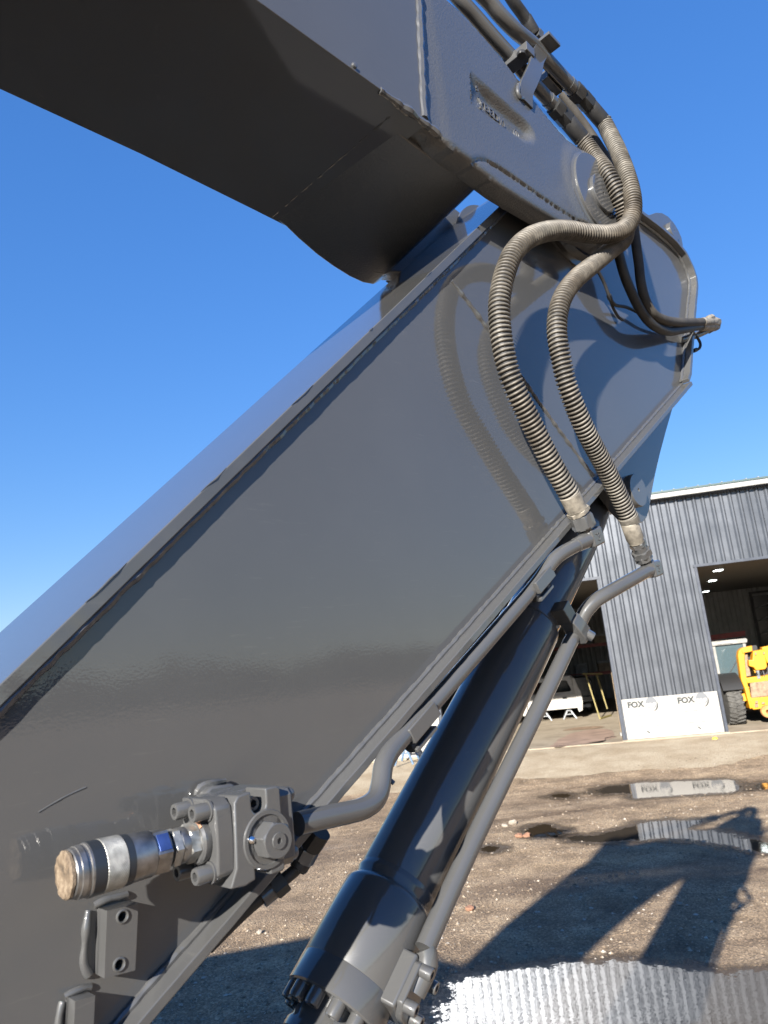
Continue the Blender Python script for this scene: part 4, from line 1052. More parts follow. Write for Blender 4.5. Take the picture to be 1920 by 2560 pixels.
# raised casting mark in the recess
X_ = (hS * .985 - ZUP * .17)
tx = text_mesh('YBEDJ0', .034, M(1.410, .0845, 1.396), X_, ZUP, .0060, 'paint_thick', BOOM, 'casting_mark', space=1.02)
g = MB(); g.tube([M(1.570 + .011 * cos(a * pi / 10), .087, 1.386 + .016 * sin(a * pi / 10)) for a in range(21)], .0022, 6, caps=False); g.tube([M(1.570, .087, 1.373), M(1.570, .087, 1.399)], .002, 6); g.build('casting_mark', 'paint_thick', BOOM)
text_mesh('5', .022, M(1.392, .097, 1.425), X_, ZUP, .002, 'paint_thick', BOOM, 'casting_mark')
text_mesh('o', .018, M(1.398, .097, 1.375), X_, ZUP, .002, 'paint_thick', BOOM, 'casting_mark')
# strap bracket holding the pipes on top of the boom
pdir = (P(1433, 223, .08) - P(1331, 112, .08)).normalized()
bk = smooth([P(x, y, t) for x, y, t in ((1302, 240, .106), (1302, 207, .112), (1314, 180, .112), (1326, 152, .108), (1331, 128, .104), (1341, 110, .098))], .006)
g = MB(); n = len(bk); wv = pdir * .058
fr = frames(bk)
for off_ in (0, .009):
    for (p, T, N, B) in fr:
        nn = T.cross(pdir).normalized(); g.v.append(p + nn * off_)
    for (p, T, N, B) in fr:
        nn = T.cross(pdir).normalized(); g.v.append(p + nn * off_ + wv)
for i in range(n - 1):
    g.f += [(i, i + 1, n + i + 1, n + i), (2 * n + i, 3 * n + i, 3 * n + i + 1, 2 * n + i + 1), (i, 2 * n + i, 2 * n + i + 1, i + 1), (n + i, n + i + 1, 3 * n + i + 1, 3 * n + i)]
g.f += [(0, n, 3 * n, 2 * n), (n - 1, 3 * n - 1, 4 * n - 1, 2 * n - 1)]
g.build('pipe_bracket', 'paint', BOOM, bevel=.001)
c0, c1 = P(1341, 112, .085), P(1365, 140, .085)
g = MB(); g.box((c0 + c1) / 2 + ZUP * .004, pdir * .03, nT * .05, pdir.cross(nT).normalized() * .006); g.build('clamp_plate', 'paint', BOOM, bevel=.0015)
c2 = P(1292, 150, .06); g = MB(); g.box(c2, pdir * .02, nT * .05, pdir.cross(nT).normalized() * .016); g.build('clamp_block', 'paint', BOOM, bevel=.002)
g = MB(); hexprism(g, P(1304, 140, .09), pdir.cross(nT).normalized() * -1, .014, .012); g.build('clamp_nut', 'dark_steel', BOOM)
c2 = P(1368, 215, .03); g = MB(); g.box(c2, pdir * .04, nT * .03, pdir.cross(nT).normalized() * .018); g.build('clamp_block', 'paint', BOOM, bevel=.002)
g = MB(); bead(g, [P(1296, 212, .104), P(1294, 225, .106), P(1298, 242, .104), P(1308, 246, .102)], .006, .5); g.build('weld_bead', 'paint_thick', BOOM)

# ================================================================== PIPES, HOSES, FITTINGS
def ppath(lst): return [P(*q) for q in lst]
def coil(T, path, r, pitch=.0108, wire=.0031, hgt=.0048, spread=None):
    L = resample(path, .004)
    g = MB(); g.tube(L, r - hgt, 16); g.build('rubber_core', 'rubber', T)
    st = 20; tot = sum((b_ - a).length for a, b_ in zip(path, path[1:])); turns = tot / pitch
    fine = resample(path, tot / max(4, int(turns * st))); fr = frames(fine); n = len(fr); g = MB()
    cs = [(-wire, -.0012), (-wire * .8, .0028), (0, .0042), (wire * .8, .0028), (wire, -.0012)]
    for i, (p, T_, N, B) in enumerate(fr):
        a = 2 * pi * i / st; R = N * cos(a) + B * sin(a); jw = 1 + .05 * noise.noise(Vector((i * .07, r * 100, 0)))
        for (ax, rd) in cs: g.v.append(p + R * (r - hgt + .0012 + rd * jw) + T_ * (ax * jw + .0007 * noise.noise(Vector((i * .013, 7, r * 70)))))
    m_ = len(cs)
    for i in range(n - 1):
        for k in range(m_ - 1): g.f.append((i * m_ + k, i * m_ + k + 1, (i + 1) * m_ + k + 1, (i + 1) * m_ + k))
    return g.build('coil_guard', 'coil', T, ang=60)
def sq_mark(T, c, X, Y, Z):
    g = MB()
    pts = [c + X * a + Y * b_ + Z * .0006 for a, b_ in ((-.010, .010), (-.004, .006), (.002, .010), (.006, .005), (.0, .001), (.005, -.004), (.0, -.010), (-.006, -.006))]
    g.tube(smooth(pts, .0012), .0011, 6); g.build('maker_mark', 'paint_thick', T)

R_H = .0262
h1 = [(1507, 300, .095), (1520, 326, .105), (1544, 376, .14), (1568, 440, .175), (1581, 492, .19), (1581, 536, .19), (1562, 570, .18), (1524, 585, .165), (1469, 584, .145), (1417, 576, .13), (1365, 579, .12), (1319, 597, .11), (1284, 632, .102), (1264, 678, .096), (1252, 729, .09), (1248, 778, .086), (1256, 859, .082), (1281, 957, .078), (1330, 1061, .074), (1377, 1154, .070), (1426, 1240, .067)]
HA = thing('hydraulic_hose', 'front coil-wrapped hose bending over the pin then down to the upper elbow', 'hose', P(*h1[-1]), 'coil-wrapped hydraulic hoses')
pa = smooth(ppath(h1), .006); coil(HA, pa, R_H)
h2 = [(1453, 345, .070), (1468, 364, .078), (1490, 395, .10), (1517, 432, .135), (1544, 484, .150), (1560, 534, .145), (1566, 575, .138), (1557, 602, .132), (1530, 623, .13), (1481, 663, .125), (1440, 697, .12), (1410, 737, .118), (1395, 784, .115), (1393, 836, .112), (1402, 893, .108), (1418, 963, .102), (1440, 1023, .096), (1469, 1087, .085), (1504, 1152, .07), (1539, 1222, .055), (1571, 1292, .042)]
HB = thing('hydraulic_hose', 'rear coil-wrapped hose behind the front one, ending at the lower right elbow', 'hose', P(*h2[-1]), 'coil-wrapped hydraulic hoses')
pb = smooth(ppath(h2), .006); coil(HB, pb, R_H * .98)
def ferrule(T, a, b_, r0, r1, mt, nm='ferrule', seg=28):
    ax = b_ - a; L = ax.length
    g = MB(); g.lathe(a, ax, [(0, 0), (0, r0 * .92), (L * .05, r0), (L * .75, r0), (L * .85, r1), (L * .97, r1), (L, r1 * .9), (L, 0)], seg); return g.build(nm, mt, T)
def hexn(T, a, b_, r, mt, rot=.3, nm='hex_nut'):
    g = MB(); hexprism(g, a, b_ - a, r, (b_ - a).length, rot); return g.build(nm, mt, T, ang=25)
# lower ends
ferrule(HA, P(1423, 1236, .067), P(1443, 1275, .066), .0262, .0255, 'zinc_dirty'); hexn(HA, P(1443, 1275, .066), P(1448, 1284, .066), .030, 'zinc_dirty', .1, 'ferrule_collar')
ferrule(HA, P(1447, 1283, .066), P(1452, 1294, .066), .016, .016, 'paint', 'stem')
hexn(HA, P(1450, 1289, .066), P(1462, 1320, .065), .0305, 'paint')
ferrule(HB, P(1570, 1291, .042), P(1577, 1308, .040), .0275, .0275, 'coil', 'guard_clip')
ferrule(HB, P(1573, 1306, .040), P(1592, 1358, .034), .0245, .0215, 'zinc_dirty'); hexn(HB, P(1592, 1357, .034), P(1597, 1366, .034), .0235, 'paint', .1)
ferrule(HB, P(1596, 1365, .034), P(1603, 1380, .032), .020, .018, 'paint', 'stem'); hexn(HB, P(1601, 1376, .032), P(1607, 1390, .030), .0285, 'paint', .5); hexn(HB, P(1606, 1389, .030), P(1612, 1402, .030), .0255, 'paint', .9)
# upper ends
ferrule(HA, P(1472, 263, .086), P(1508, 305, .095), .0255, .0255, 'rubber'); hexn(HA, P(1452, 240, .083), P(1474, 266, .087), .0275, 'dark_steel'); hexn(HA, P(1434, 223, .080), P(1452, 241, .083), .030, 'dark_steel', .7)
ferrule(HB, P(1418, 302, .063), P(1454, 346, .070), .0255, .0255, 'rubber'); hexn(HB, P(1400, 282, .06), P(1419, 304, .063), .0275, 'dark_steel'); hexn(HB, P(1384, 264, .058), P(1401, 283, .060), .030, 'dark_steel', .7)
# steel pipes on the boom
def pipe(name, label, lst, r, mt, group=None, seg=20, cat='pipe', step=.01, extra=None):
    T = thing(name, label, cat, P(*lst[0]), group); g = MB(); g.tube(resample(smooth(ppath(lst), step), step), r, seg); g.build('tube', mt, T); return T
T = pipe('steel_pipe', 'dark steel pipe above the boom edge held under the bent strap bracket', [(1130, -110, .06), (1190, -30, .065), (1222, 4, .07), (1252, 40, .075), (1290, 78, .08), (1331, 112, .08), (1370, 155, .08), (1436, 226, .08)], .0225, 'paint')
g = MB(); g.lathe(P(1420, 209, .08), pdir, [(0, 0), (0, .0245), (.02, .0245), (.02, 0)], 24); g.build('sleeve', 'paint', T)
T = pipe('steel_pipe', 'dark steel pipe lying low along the boom top edge behind the bracket', [(1110, -50, .02), (1150, 0, .03), (1190, 44, .035), (1235, 96, .04), (1280, 146, .045), (1330, 205, .05), (1388, 268, .058)], .021, 'paint')
g = MB(); g.lathe(P(1370, 249, .056), pdir, [(0, 0), (0, .023), (.02, .023), (.02, 0)], 24); g.build('sleeve', 'paint', T)
T = pipe('rubber_hose', 'short black hose entering a fitting at the very top of the picture', [(1250, -50, .0), (1282, 2, .0), (1305, 34, .0), (1322, 60, .0), (1334, 82, .0)], .019, 'rubber', cat='hose')
ferrule(T, P(1313, 44, 0), P(1336, 84, 0), .0205, .0205, 'rubber'); hexn(T, P(1336, 84, 0), P(1346, 96, 0), .024, 'paint'); hexn(T, P(1345, 95, 0), P(1354, 107, 0), .021, 'paint', .8); hexn(T, P(1352, 104, 0), P(1365, 128, 0), .024, 'dark_steel', .2)
pipe('rubber_hose', 'dusty smooth hose squeezed between the two coil-wrapped hoses', [(1405, 232, .0), (1421, 256, .005), (1440, 284, .01), (1472, 328, .02), (1500, 370, .035), (1528, 418, .055), (1548, 462, .075), (1558, 505, .085), (1556, 545, .08), (1545, 600, .06)], .0155, 'rubber_dusty', cat='hose')
# thin hoses at the butt end of the stick
T = pipe('rubber_hose', 'black hose hanging from the pin and curving right past the stick end, right one', [(1584, 560, .10), (1590, 610, .095), (1597, 660, .09), (1602, 706, .085), (1614, 752, .08), (1634, 785, .078), (1664, 801, .078), (1700, 806, .075), (1740, 806, .07), (1776, 804, .065)], .0155, 'rubber_dusty', 'thin hoses at the stick end', cat='hose')
ferrule(T, P(1755, 806, .068), P(1783, 805, .064), .018, .018, 'zinc_dirty'); hexn(T, P(1782, 805, .064), P(1792, 806, .063), .020, 'zinc_dirty'); hexn(T, P(1770, 798, .07), P(1780, 794, .07), .014, 'zinc_dirty')
T = pipe('rubber_hose', 'black hose hanging from the pin and joining the other at the stick end, left one', [(1540, 600, .08), (1548, 640, .075), (1562, 690, .07), (1582, 738, .066), (1604, 780, .062), (1632, 812, .06), (1668, 828, .06), (1704, 824, .06), (1745, 816, .058), (1772, 814, .055)], .0155, 'rubber', 'thin hoses at the stick end', cat='hose')
ferrule(T, P(1752, 816, .058), P(1782, 815, .055), .018, .018, 'zinc_dirty'); hexn(T, P(1781, 815, .055), P(1790, 815, .054), .020, 'zinc_dirty')
T = pipe('grease_line', 'thin black line looping below the hoses at the stick end', [(1494, 676, .05), (1510, 706, .045), (1524, 742, .04), (1538, 762, .035), (1566, 768, .03), (1596, 782, .028), (1640, 806, .03), (1690, 822, .03), (1722, 826, .028), (1738, 838, .026), (1750, 856, .03), (1749, 870, .03), (1738, 876, .02)], .0052, 'rubber', cat='hose', step=.006)
hexn(T, P(1734, 877, .018), P(1742, 874, .022), .008, 'dark_steel')
T = pipe('grease_line', 'thin black line bent below the pin boss towards the stick end', [(1524, 745, .03), (1533, 770, .024), (1546, 792, .018), (1556, 800, .012)], .0045, 'rubber', cat='hose', step=.006)
hexn(T, P(1522, 738, .034), P(1526, 748, .03), .008, 'dark_steel')
T = pipe('steel_pipe', 'short grey pipe stub slanting up behind the stick end to the hose fittings', [(1700, 850, .0), (1740, 838, .02), (1778, 820, .045)], .014, 'paint')
hexn(T, P(1770, 823, .04), P(1782, 817, .047), .019, 'zinc_dirty')
# far-side hose seen through the fork gap
FH = thing('hydraulic_hose', 'black ribbed hose glimpsed through the gap of the boom fork', 'hose', M(1.5, -.40, 1.2))
fp = [M(1.30, -.47, 1.62), M(1.40, -.47, 1.45), M(1.50, -.455, 1.33), M(1.60, -.44, 1.22), M(1.66, -.43, 1.10), M(1.62, -.42, .95), M(1.5, -.40, .8)]
g = MB(); L = resample(smooth(fp, .01), .004); g.tube(L, .028, 16, rfun=lambda k: .027 + .0025 * sin(k * 520)); g.build('ribbed_sleeve', 'rubber', FH)
ferrule(FH, fp[0] + Vector((0, 0, .06)), fp[0], .026, .026, 'dark_steel')

# tube along the bottom flange, valve to upper elbow
t1 = [(744, 2060, .083), (802, 2046, .082), (867, 2032, .080), (905, 2022, .078), (932, 2006, .074), (946, 1985, .068), (953, 1955, .060), (958, 1917, .050), (972, 1886, .042), (998, 1853, .034), (1040, 1806, .026), (1081, 1760, .022), (1142, 1690, .020), (1250, 1566, .020), (1318, 1488, .022), (1350, 1448, .026), (1372, 1416, .034), (1392, 1393, .043), (1420, 1374, .052), (1462, 1353, .062)]
T1 = thing('hydraulic_tube', 'grey steel tube from the shutoff valve along the stick up to the upper elbow', 'pipe', P(*t1[0]), 'grey hydraulic tubes')
g = MB(); pth = resample(smooth(ppath(t1), .008), .006); g.tube(pth, .0168, 24); g.build('tube', 'paint', T1)
td = (P(1250, 1566, .02) - P(1081, 1760, .022)).normalized(); tn = (nT - td * nT.dot(td)).normalized(); tb_ = td.cross(tn)
for cx, cy, tt, nm in ((1041, 1806, .026, 0), (1345, 1452, .025, 1)):
    c = P(cx, cy, tt)
    g = MB(); g.box(c + tn * .0175 - tb_ * .0, td * .043, tb_ * .0145, tn * .0055); k = g.build('clamp_plate', 'paint', T1, bevel=.002)
    sgn = -1 if tb_.z > 0 else 1
    g = MB(); g.box(c + tb_ * (sgn * .030) + tn * .004 - td * .008, td * .034, tb_ * .004, tn * .012); g.build('clamp_tab', 'paint', k, bevel=.0015)
    g = MB(); g.box(c + tb_ * (sgn * .012) - tn * .012, td * .030, tb_ * .016, tn * .010); g.build('clamp_base', 'paint', k, bevel=.0015)
    g = MB(); g.lathe(c + tb_ * (sgn * .021) - td * .044, td, [(0, 0), (0, .011), (.02, .011), (.02, 0)], 16); g.build('rubber_grommet', 'rubber', k)
g = MB(); g.lathe(P(962, 1938, .05) + tb_ * 0, (0.6, -.2, -.6), [(0, 0), (0, .004), (.020, .004), (.020, 0)], 8); g.build('weld_nib', 'paint', T1)
# elbows
def elbow(T, tube_in, nut_pt, corner, size):
    a = (corner - tube_in).normalized(); b_ = (nut_pt - corner); b_ = (b_ - a * b_.dot(a)).normalized(); c = a.cross(b_)
    if c.dot(nT) < 0: c = -c
    g = MB(); g.box(corner + a * .004, a * size, b_ * size * .95, c * size * .92); e = g.build('elbow', 'paint', T, bevel=.005, seg=3)
    sq_mark(e, corner + a * .004 + c * (size * .92), a, b_, c)
    g = MB(); L = (tube_in - corner).length; g.lathe(tube_in, a, [(0, 0), (0, .0178), (L * .2, .0185), (L * .62, .0200), (L * .8, .021), (L, .020), (L, 0)], 24); g.build('elbow_socket', 'paint', e)
    g = MB(); L = (nut_pt - corner).length; g.lathe(corner, nut_pt - corner, [(0, 0), (0, .021), (L * .7, .021), (L * .8, .018), (L, .018), (L, 0)], 24); g.build('elbow_neck', 'paint', e)
elbow(T1, P(1440, 1363, .058), P(1462, 1321, .065), P(1476, 1345, .065), .0235)
# tube along the cylinder
t2 = [(1612, 1430, .030), (1570, 1454, .022), (1521, 1482, .005), (1489, 1502, -.015), (1465, 1528, -.036), (1450, 1556, -.052), (1437, 1584, -.058), (1424, 1610, -.055), (1370, 1722, -.052), (1309, 1846, -.050), (1245, 1976, -.048), (1186, 2097, -.045), (1120, 2240, -.040), (1062, 2372, -.036)]
T2 = thing('hydraulic_tube', 'grey steel tube running along the cylinder to the lower right elbow', 'pipe', P(*t2[-1]), 'grey hydraulic tubes')
g = MB(); g.tube(resample(smooth(ppath(t2), .008), .006), .0188, 24); g.build('tube', 'paint', T2)
elbow(T2, P(1604, 1434, .028), P(1612, 1402, .030), P(1628, 1424, .030), .0230)
c = P(1438, 1572, -.05); d_ = (P(1424, 1610, -.05) - P(1450, 1556, -.05)).normalized(); n_ = (nT - d_ * nT.dot(d_)).normalized(); b_ = d_.cross(n_)
if b_.dot(hS) < 0: b_ = -b_
g = MB(); q = [(-.034, -.020), (.010, -.020), (.036, .006), (.036, .022), (.018, .028), (-.034, .020)]
g.hull2([c + b_ * x + n_ * y - d_ * .020 for x, y in q], [c + b_ * x + n_ * y + d_ * .020 for x, y in q]); k = g.build('pipe_clamp', 'paint', T2, bevel=.002)
g = MB(); hexprism(g, c + b_ * .022 + n_ * .020 - d_ * .004, (n_ * .6 + b_ * .8), .013, .020); g.build('clamp_bolt', 'paint', k)
g = MB(); g.box(c - b_ * .055 - n_ * .01, b_ * .024, n_ * .024, d_ * .019); g.build('clamp_foot', 'paint', k, bevel=.002)

# ================================================================== BUCKET CYLINDER
a0 = M(2.117, -.146, .500); a1 = M(1.054, -.146, -.420); ax = (a1 - a0).normalized()
CY = thing('hydraulic_cylinder', 'dark glossy hydraulic cylinder hanging diagonally under the stick', 'cylinder', a0)
def K(k): return a0 + ax * k
g = MB(); g.lathe(K(0) - nT * .075, nT, [(0, 0), (0, .085), (.15, .085), (.15, 0)], 36); g.build('base_eye', 'paint', CY, bevel=.003)
g = MB(); g.lathe(K(0), ax, [(0, 0), (0, .062), (.10, .064), (.20, .070), (.30, .0725), (.60, .0735), (.632, .0735), (.64, .076), (.64, 0)], 56); g.build('base_casting', 'paint', CY)
g = MB(); g.lathe(K(.642), ax, [(0, 0), (0, .077), (.004, .0808), (.735, .0808), (.741, .0785), (.741, .0808), (.748, .0808), (.748, 0)], 72); g.build('barrel', 'paint', CY)
g = MB(); n = 40; fr_ = [K(.640) + (ZUP.cross(ax).normalized() * cos(2 * pi * i / n) + ax.cross(ZUP.cross(ax)).normalized() * sin(2 * pi * i / n)) * .0775 for i in range(n + 1)]
g.tube(fr_, .0028, 6, caps=False); g.build('weld_ring', 'paint_thick', CY)
g = MB(); g.lathe(K(1.375), ax, [(0, 0), (0, .0800), (.010, .0825), (.016, .083), (.024, .080), (.030, .081), (.036, .088), (.046, .0925), (.190, .0935), (.1915, .0925), (.193, .0935), (.242, .0935), (.245, .091), (.245, 0)], 72); g.build('cylinder_head', 'paint', CY)
for i in range(12):
    a = 2 * pi * (i + .3) / 12; X_ = ZUP.cross(ax).normalized(); Y_ = ax.cross(X_)
    g = MB(); bolt_socket(g, K(1.6195) + X_ * (.0765 * cos(a)) + Y_ * (.0765 * sin(a)), ax, .0135, .026); g.build('head_bolt', 'paint', CY)
g = MB(); g.lathe(K(1.62), ax, [(0, 0), (0, .060), (.040, .060), (.046, .064), (.06, .064), (.062, .05), (.062, 0)], 56); g.build('gland', 'paint', CY)
g = MB(); g.lathe(K(1.68), ax, [(0, 0), (0, .046), (.55, .046), (.55, 0)], 40); g.build('piston_rod', 'chrome', CY)
# port block with flange and four screws
perp = (hS * .654 - ZUP * .756).normalized(); al = radians(64)
oo = (perp * cos(al) + nT * sin(al)).normalized(); ww = ax.cross(oo).normalized()
if ww.dot(nT) < 0: ww = -ww
pcen = K(1.535)
g = MB(); g.box(pcen + oo * .085, ax * .046, ww * .042, oo * .026); pb_ = g.build('port_block', 'paint', CY, bevel=.005, seg=3)
g = MB(); q = [(-.050, -.016), (-.034, -.040), (.034, -.040), (.050, -.016), (.050, .016), (.034, .040), (-.034, .040), (-.050, .016)]
g.hull2([pcen + oo * .108 + ax * x + ww * y for x, y in q], [pcen + oo * .122 + ax * x + ww * y for x, y in q]); fl = g.build('port_flange', 'paint', pb_, bevel=.003)
for x in (-.030, .030):
    for y in (-.026, .026):
        g = MB(); bolt_socket(g, pcen + oo * .1215 + ax * x + ww * y, oo, .0112, .022); g.build('flange_bolt', 'paint', pb_)
e = P(1062, 2372, -.036); g = MB(); g.tube(smooth([e, e.lerp(pcen + oo * .118 - ax * .03, .5) + oo * .008, pcen + oo * .118], .01), .020, 20); g.build('port_elbow', 'paint', pb_)

# ================================================================== SHUTOFF VALVE
VZ, VT = -.184, .082
VA = thing('shutoff_valve', 'grey painted block valve bolted to the stick beside the quick coupling', 'valve', M(.585, 0, VZ))
s0, s1, zb_, zt_ = .549, .622, -.240, -.132
ns = at(651, 2030, .126)[0]
def notch(top):
    zz = zt_ if top else zb_; sg = -1 if top else 1; dz = .030; r = .0115
    pts = [(ns + r, zz), (ns + r, zz + sg * (dz - r))] + [(ns + r * cos(a), zz + sg * (dz - r) + sg * r * sin(a)) for a in [pi * i / 8 for i in range(1, 8)]] + [(ns - r, zz + sg * (dz - r)), (ns - r, zz)]
    return pts
body = [(s1, zb_ + .004), (s1, zt_ - .004)] + [(s1 - .004, zt_)] + notch(True) + [(s0 + .006, zt_ - .002), (s0, zt_ - .010)] + [(s0 - .002, zb_ + .020), (s0 - .012, zb_ - .002), (s0 + .010, zb_ - .004)] + notch(False)[::-1] + [(s1 - .004, zb_)]
g = MB(); g.prism(body, .075, .124); g.build('valve_body', 'paint_thick', VA, bevel=.0025, seg=3)
g = MB(); g.prism([(s0 - .004, zb_ + .004), (s1 - .001, zb_ + .004), (s1 - .001, zt_ - .001), (s0 - .004, zt_ - .004)], .030, .0765); g.build('valve_back', 'paint_thick', VA, bevel=.002)
g = MB(); g.prism([(.562, -.215), (.612, -.225), (.612, -.134), (.605, -.130), (.572, -.129), (.562, -.136)], 0, .031); w_ = g.build('mounting_pad', 'paint_thick', VA, bevel=.003)
g = MB(); bead(g, [M(.560, .004, -.17), M(.560, .006, -.145), M(.566, .010, -.131), M(.585, .012, -.127), M(.608, .008, -.127)], .0055, .5); g.build('weld_bead', 'paint_thick', w_)
for top in (True, False):
    zz = (zt_ - .018) if top else (zb_ + .018)
    g = MB(); bolt_socket(g, M(ns, .0768, zz), nT, .0098, .034); g.build('body_screw', 'paint', VA)
bc = at(668, 2098, .124)
g = MB(); g.lathe(M(bc[0], .1235, bc[1]), nT, [(0, 0), (0, .0375), (.003, .036), (.003, .031), (.0005, .030), (.0005, 0)], 48); g.build('stem_ring', 'paint_thick', VA)
g = MB(); hexprism(g, M(bc[0], .124, bc[1]), nT, .0245, .026, .25); hx_ = g.build('stem_nut', 'paint_thick', VA, bevel=.001, ang=25)
g = MB(); g.lathe(M(bc[0], .150, bc[1]), nT, [(0, 0), (0, .0105), (.0022, .0100), (.0022, .0042, 6), (-.003, .004, 6), (-.003, 0)], 24); g.build('stem_plug', 'paint', hx_)
gz = at(630, 2100, .128); g = MB(); g.lathe(M(gz[0], .1255, gz[1]), nT, [(0, 0), (0, .0045), (.002, .0045), (.003, .003), (.006, .004), (.008, .002), (.008, 0)], 12); g.build('grease_nipple', 'chrome', VA)
# left flange with four cap screws
fp_ = [(.034, VZ - .050), (.060, VZ - .050), (.104, VZ - .050), (.118, VZ - .040), (.120, VZ - .012), (.120, VZ + .012), (.118, VZ + .040), (.104, VZ + .050), (.060, VZ + .050), (.034, VZ + .050)]
g = MB(); g.hull2([M(.5235, t, z) for t, z in fp_], [M(.5485, t, z) for t, z in fp_]); lf = g.build('inlet_flange', 'paint_thick', VA, bevel=.003, seg=3)
for t in (.056, .102):
    for dz in (-.037, .037):
        g = MB(); g.lathe(M(.524, t, VZ + dz), -hS, [(0, 0), (0, .0135), (.003, .0135), (.003, 0)], 20); k = g.build('washer', 'paint_thick', lf)
        g = MB(); bolt_socket(g, M(.5212, t, VZ + dz), -hS, .0108, .021); g.build('cap_screw', 'paint', lf)
g = MB(); g.lathe(M(.5235, VT, VZ), -hS, [(0, 0), (0, .0275), (.003, .0285), (.009, .0285), (.012, .026), (.012, 0)], 32); g.build('neck_ring', 'paint_thick', lf)
g = MB(); g.tube(smooth([M(.5125, VT + .0, VZ + .027), M(.5125, VT + .012, VZ + .0245), M(.5125, VT + .02, VZ + .018)], .003), .0022, 6); g.build('bare_rust', 'copper_rust', lf)
# right flange
g = MB(); g.hull2([M(.6225, t, z) for t, z in ((.036, -.238), (.108, -.238), (.116, -.228), (.116, -.148), (.108, -.138), (.036, -.138))], [M(.647, t, z) for t, z in ((.036, -.238), (.108, -.238), (.116, -.228), (.116, -.148), (.108, -.138), (.036, -.138))]); rfl = g.build('outlet_flange', 'paint', VA, bevel=.003)
for t in (.054, .100):
    for z in (-.150, -.226):
        g = MB(); g.lathe(M(.6472, t, z), hS, [(0, 0), (0, .0105), (.006, .0105), (.010, .008), (.011, 0)], 20); g.build('flange_bolt', 'paint', rfl)
# quick coupling
QC = thing('quick_coupling', 'worn steel quick coupling with knurled ring and blue flat, rusty end', 'coupling', M(.42, VT, VZ))
def cseg(nm, a, prof, mt, seg=48, rot=.0, ang=38):
    g = MB(); g.lathe(M(a, VT, VZ), -hS, [(0, 0)] + prof + [(prof[-1][0], 0)], seg, rot); return g.build(nm, mt, QC, ang=ang)
cseg('hex_nut', .5120, [(0, .0215), (.0012, .0240, 6), (.0125, .0240, 6), (.0140, .0215)], 'zinc', rot=.2, ang=25)
cseg('washer_ring', .4978, [(0, .0215), (.0085, .0215), (.0100, .0205)], 'bright_steel')
cseg('lock_nut', .4875, [(0, .0205), (.001, .0235, 6), (.0095, .0235, 6), (.0110, .0205)], 'zinc', rot=.5, ang=25)
cseg('thread', .4762, [(0, .0185), (.0050, .0185)], 'black_ring')
cseg('hex_body', .4711, [(0, .0235), (.0012, .0275, 6), (.0190, .0275, 6), (.0205, .0262)], 'bright_steel', rot=.55, ang=25)
cseg('barrel', .4504, [(0, .0262), (.001, .0270), (.025, .0278), (.028, .0285)], 'bright_steel')
cseg('rear_ring', .4222, [(0, .0285), (.0085, .0292)], 'black_ring')
cseg('front_ring', .3870, [(0, .0300), (.0140, .0305)], 'black_ring')
cseg('nose', .3728, [(0, .0300), (.002, .0295), (.003, .0278), (.006, .0278), (.007, .0290), (.013, .0285), (.0135, .0272), (.018, .0268), (.0195, .0250)], 'bright_steel')
g = MB(); g.lathe(M(.3520, VT, VZ), -hS, [(0, 0), (0, .0258), (.003, .0258), (.0048, .0235), (.0044, .016), (.0030, .010), (.0034, .005), (.0030, 0)], 48)
for i, v in enumerate(g.v): g.v[i] = v + noise.noise_vector(v * 160) * .0012
g.build('rusty_cap', 'rusty_face', QC)
# blue painted flat on the hex body facing the viewer
a_ = .55
Xr = ZUP; 
for kf in range(6):
    am = a_ + pi / 6 + kf * pi / 3; nrm = (Xr * cos(am) + (-hS).cross(Xr) * sin(am))
    if nrm.dot((nT * .8 + ZUP * .35).normalized()) > .92:
        tg = nrm.cross(hS).normalized(); c = M(.4612, VT, VZ) + nrm * (.0275 * cos(pi / 6) + .0004)
        g = MB(); g.box(c, hS * .0078, tg * .0105, nrm * .0005); g.build('blue_flat', 'blue_flat', QC, bevel=.0004)
# knurled sleeve: real diamond knurl
g = MB(); nk = 110; nl = 24; L0, L1 = .4136, .3870
for j in range(nl + 1):
    for i in range(nk):
        a = 2 * pi * i / nk; hgt = .0006 if (i + j) % 2 == 0 else 0
        r = .0292 + .0008 * j / nl + (hgt if 0 < j < nl else -.0008)
        Y_ = (-hS).cross(ZUP); g.v.append(M(L0 + (L1 - L0) * j / nl, VT, VZ) + ZUP * (r * cos(a)) + Y_ * (r * sin(a)))
for j in range(nl):
    for i in range(nk):
        p, q, r_, s_ = j * nk + i, j * nk + (i + 1) % nk, (j + 1) * nk + (i + 1) % nk, (j + 1) * nk + i
        if (i + j) % 2 == 0: g.f += [(p, q, s_), (q, r_, s_)]
        else: g.f += [(p, q, r_), (p, r_, s_)]
g.build('knurled_sleeve', 'zinc', QC, ang=10)
# dark bleed hose under the valve
T = thing('bleed_hose', 'small black hose with fittings tucked under the valve along the flange', 'hose', P(690, 2215, -.03))
g = MB(); g.tube(smooth(ppath([(790, 2090, .02), (775, 2118, .01), (760, 2150, .0), (735, 2178, -.01), (700, 2206, -.02), (655, 2242, -.03), (600, 2290, -.05), (520, 2370, -.07)]), .01), .0095, 14); g.build('rubber_core', 'rubber', T)
hexn(T, P(800, 2078, .03), P(776, 2116, .012), .020, 'dark_steel'); hexn(T, P(773, 2122, .01), P(757, 2152, .0), .0175, 'paint', .7)
ferrule(T, P(757, 2152, 0), P(742, 2174, -.006), .015, .013, 'rubber'); hexn(T, P(712, 2197, -.016), P(682, 2222, -.025), .0185, 'dark_steel'); ferrule(T, P(684, 2220, -.025), P(652, 2246, -.032), .0155, .0155, 'paint')

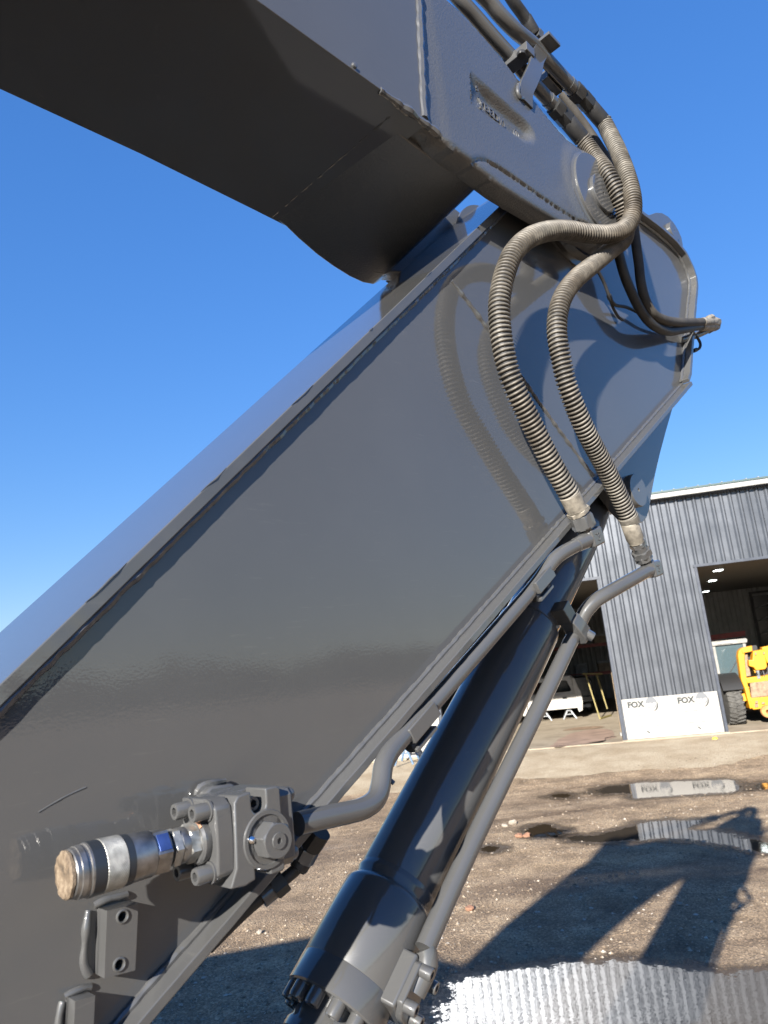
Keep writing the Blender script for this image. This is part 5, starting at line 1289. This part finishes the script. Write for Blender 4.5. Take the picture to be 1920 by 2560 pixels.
AC = thing('arm_cylinder', 'hydraulic cylinder above the boom, hidden behind its tip pipes, seen as shadow', 'cylinder', M(2.96, -.146, 1.70))
c0 = M(2.96, -.146, 1.70); c1 = M(-1.9, -.146, 2.70); ca_ = (c1 - c0).normalized(); LL = (c1 - c0).length
g = MB(); g.lathe(c0 - nT * .06, nT, [(0, 0), (0, .07), (.12, .07), (.12, 0)], 28); g.build('rod_eye', 'paint', AC)
g = MB(); g.lathe(c0, ca_, [(0, 0), (0, .045), (1.45, .045), (1.45, 0)], 32); g.build('piston_rod', 'chrome', AC)
g = MB(); g.lathe(c0 + ca_ * 1.45, ca_, [(0, 0), (0, .095), (.12, .095), (.13, .085), (LL - 1.6, .085), (LL - 1.5, .06), (LL - 1.45, .06), (LL - 1.45, 0)], 40); g.build('barrel', 'paint', AC)
g = MB(); g.lathe(c1 - nT * .06, nT, [(0, 0), (0, .09), (.12, .09), (.12, 0)], 28); g.build('base_eye', 'paint', AC)
for t0 in (-.25, -.08):
    g = MB(); g.prism([(-2.5, 2.1), (-1.3, 2.2), (-1.75, 2.78), (-2.05, 2.78)], t0, t0 + .035); g.build('boom_lug', 'paint', BOOM)
TR = thing('shadow_trailer', 'made-up box trailer outside the frame on the left, added for its shadow', 'trailer', Vector((-6.5, -.6, YL)))  # invented trailer out of view, added to shade the ground on the left
ex = Vector((1.36, .32, 0)).normalized(); ey = Vector((-ex.y, ex.x, 0)); tc0 = Vector((-4.3, 1.05, YL))
g = MB(); g.box(tc0 - ex * 3.5 - ey * 1.25 + ZUP * 2.25, ex * 3.9, ey * 1.25, ZUP * 1.25); g.build('box', 'grey_box', TR, bevel=.03)
for kx in (-5.6, -4.6, -.5):
    for ky in (-.35, -2.15):
        g = MB(); g.lathe(tc0 + ex * kx + ey * ky + ZUP * .5 - ey * .15, ey, [(0, 0), (0, .5), (.3, .5), (.3, 0)], 24); g.build('wheel', 'tyre', TR)

# ================================================================== rest of the excavator, outside the frame (casts the shadow on the left)
EX = thing('crawler_excavator', 'excavator upper body on crawler tracks outside the frame, only its shadow shows', 'excavator', M(-4.6, -.1, -H))
g = MB(); g.prism([(-6.6, -1.15), (-2.9, -1.15), (-2.9, .80), (-3.2, 1.0), (-6.2, 1.0), (-6.7, .2)], -1.65, 1.30); g.build('upper_body', 'paint', EX, bevel=.05)
g = MB(); g.prism([(-4.3, -.7), (-2.6, -.7), (-2.65, .2), (-2.88, 1.15), (-4.25, 1.2)], -1.68, -.62); g.build('cab', 'excavator_black', EX, bevel=.05)
for t0 in (-1.75, .85):
    g = MB(); g.prism([(-6.6, -H + YL), (-2.8, -H + YL), (-2.35, -H + .35), (-2.45, -H + .75), (-2.9, -H + .95), (-6.5, -H + .95), (-6.9, -H + .7), (-6.95, -H + .3)], t0, t0 + .6); g.build('track', 'dark_steel', EX, bevel=.05)
g = MB(); g.prism([(-5.6, -H + .4), (-3.6, -H + .4), (-3.6, -1.15), (-5.6, -1.15)], -1.1, .8); g.build('car_body', 'paint', EX)

for o in bpy.data.objects:
    if '_org' in o: del o['_org']
sc.render.resolution_x, sc.render.resolution_y = 768, 1024
sc.render.engine = 'CYCLES'
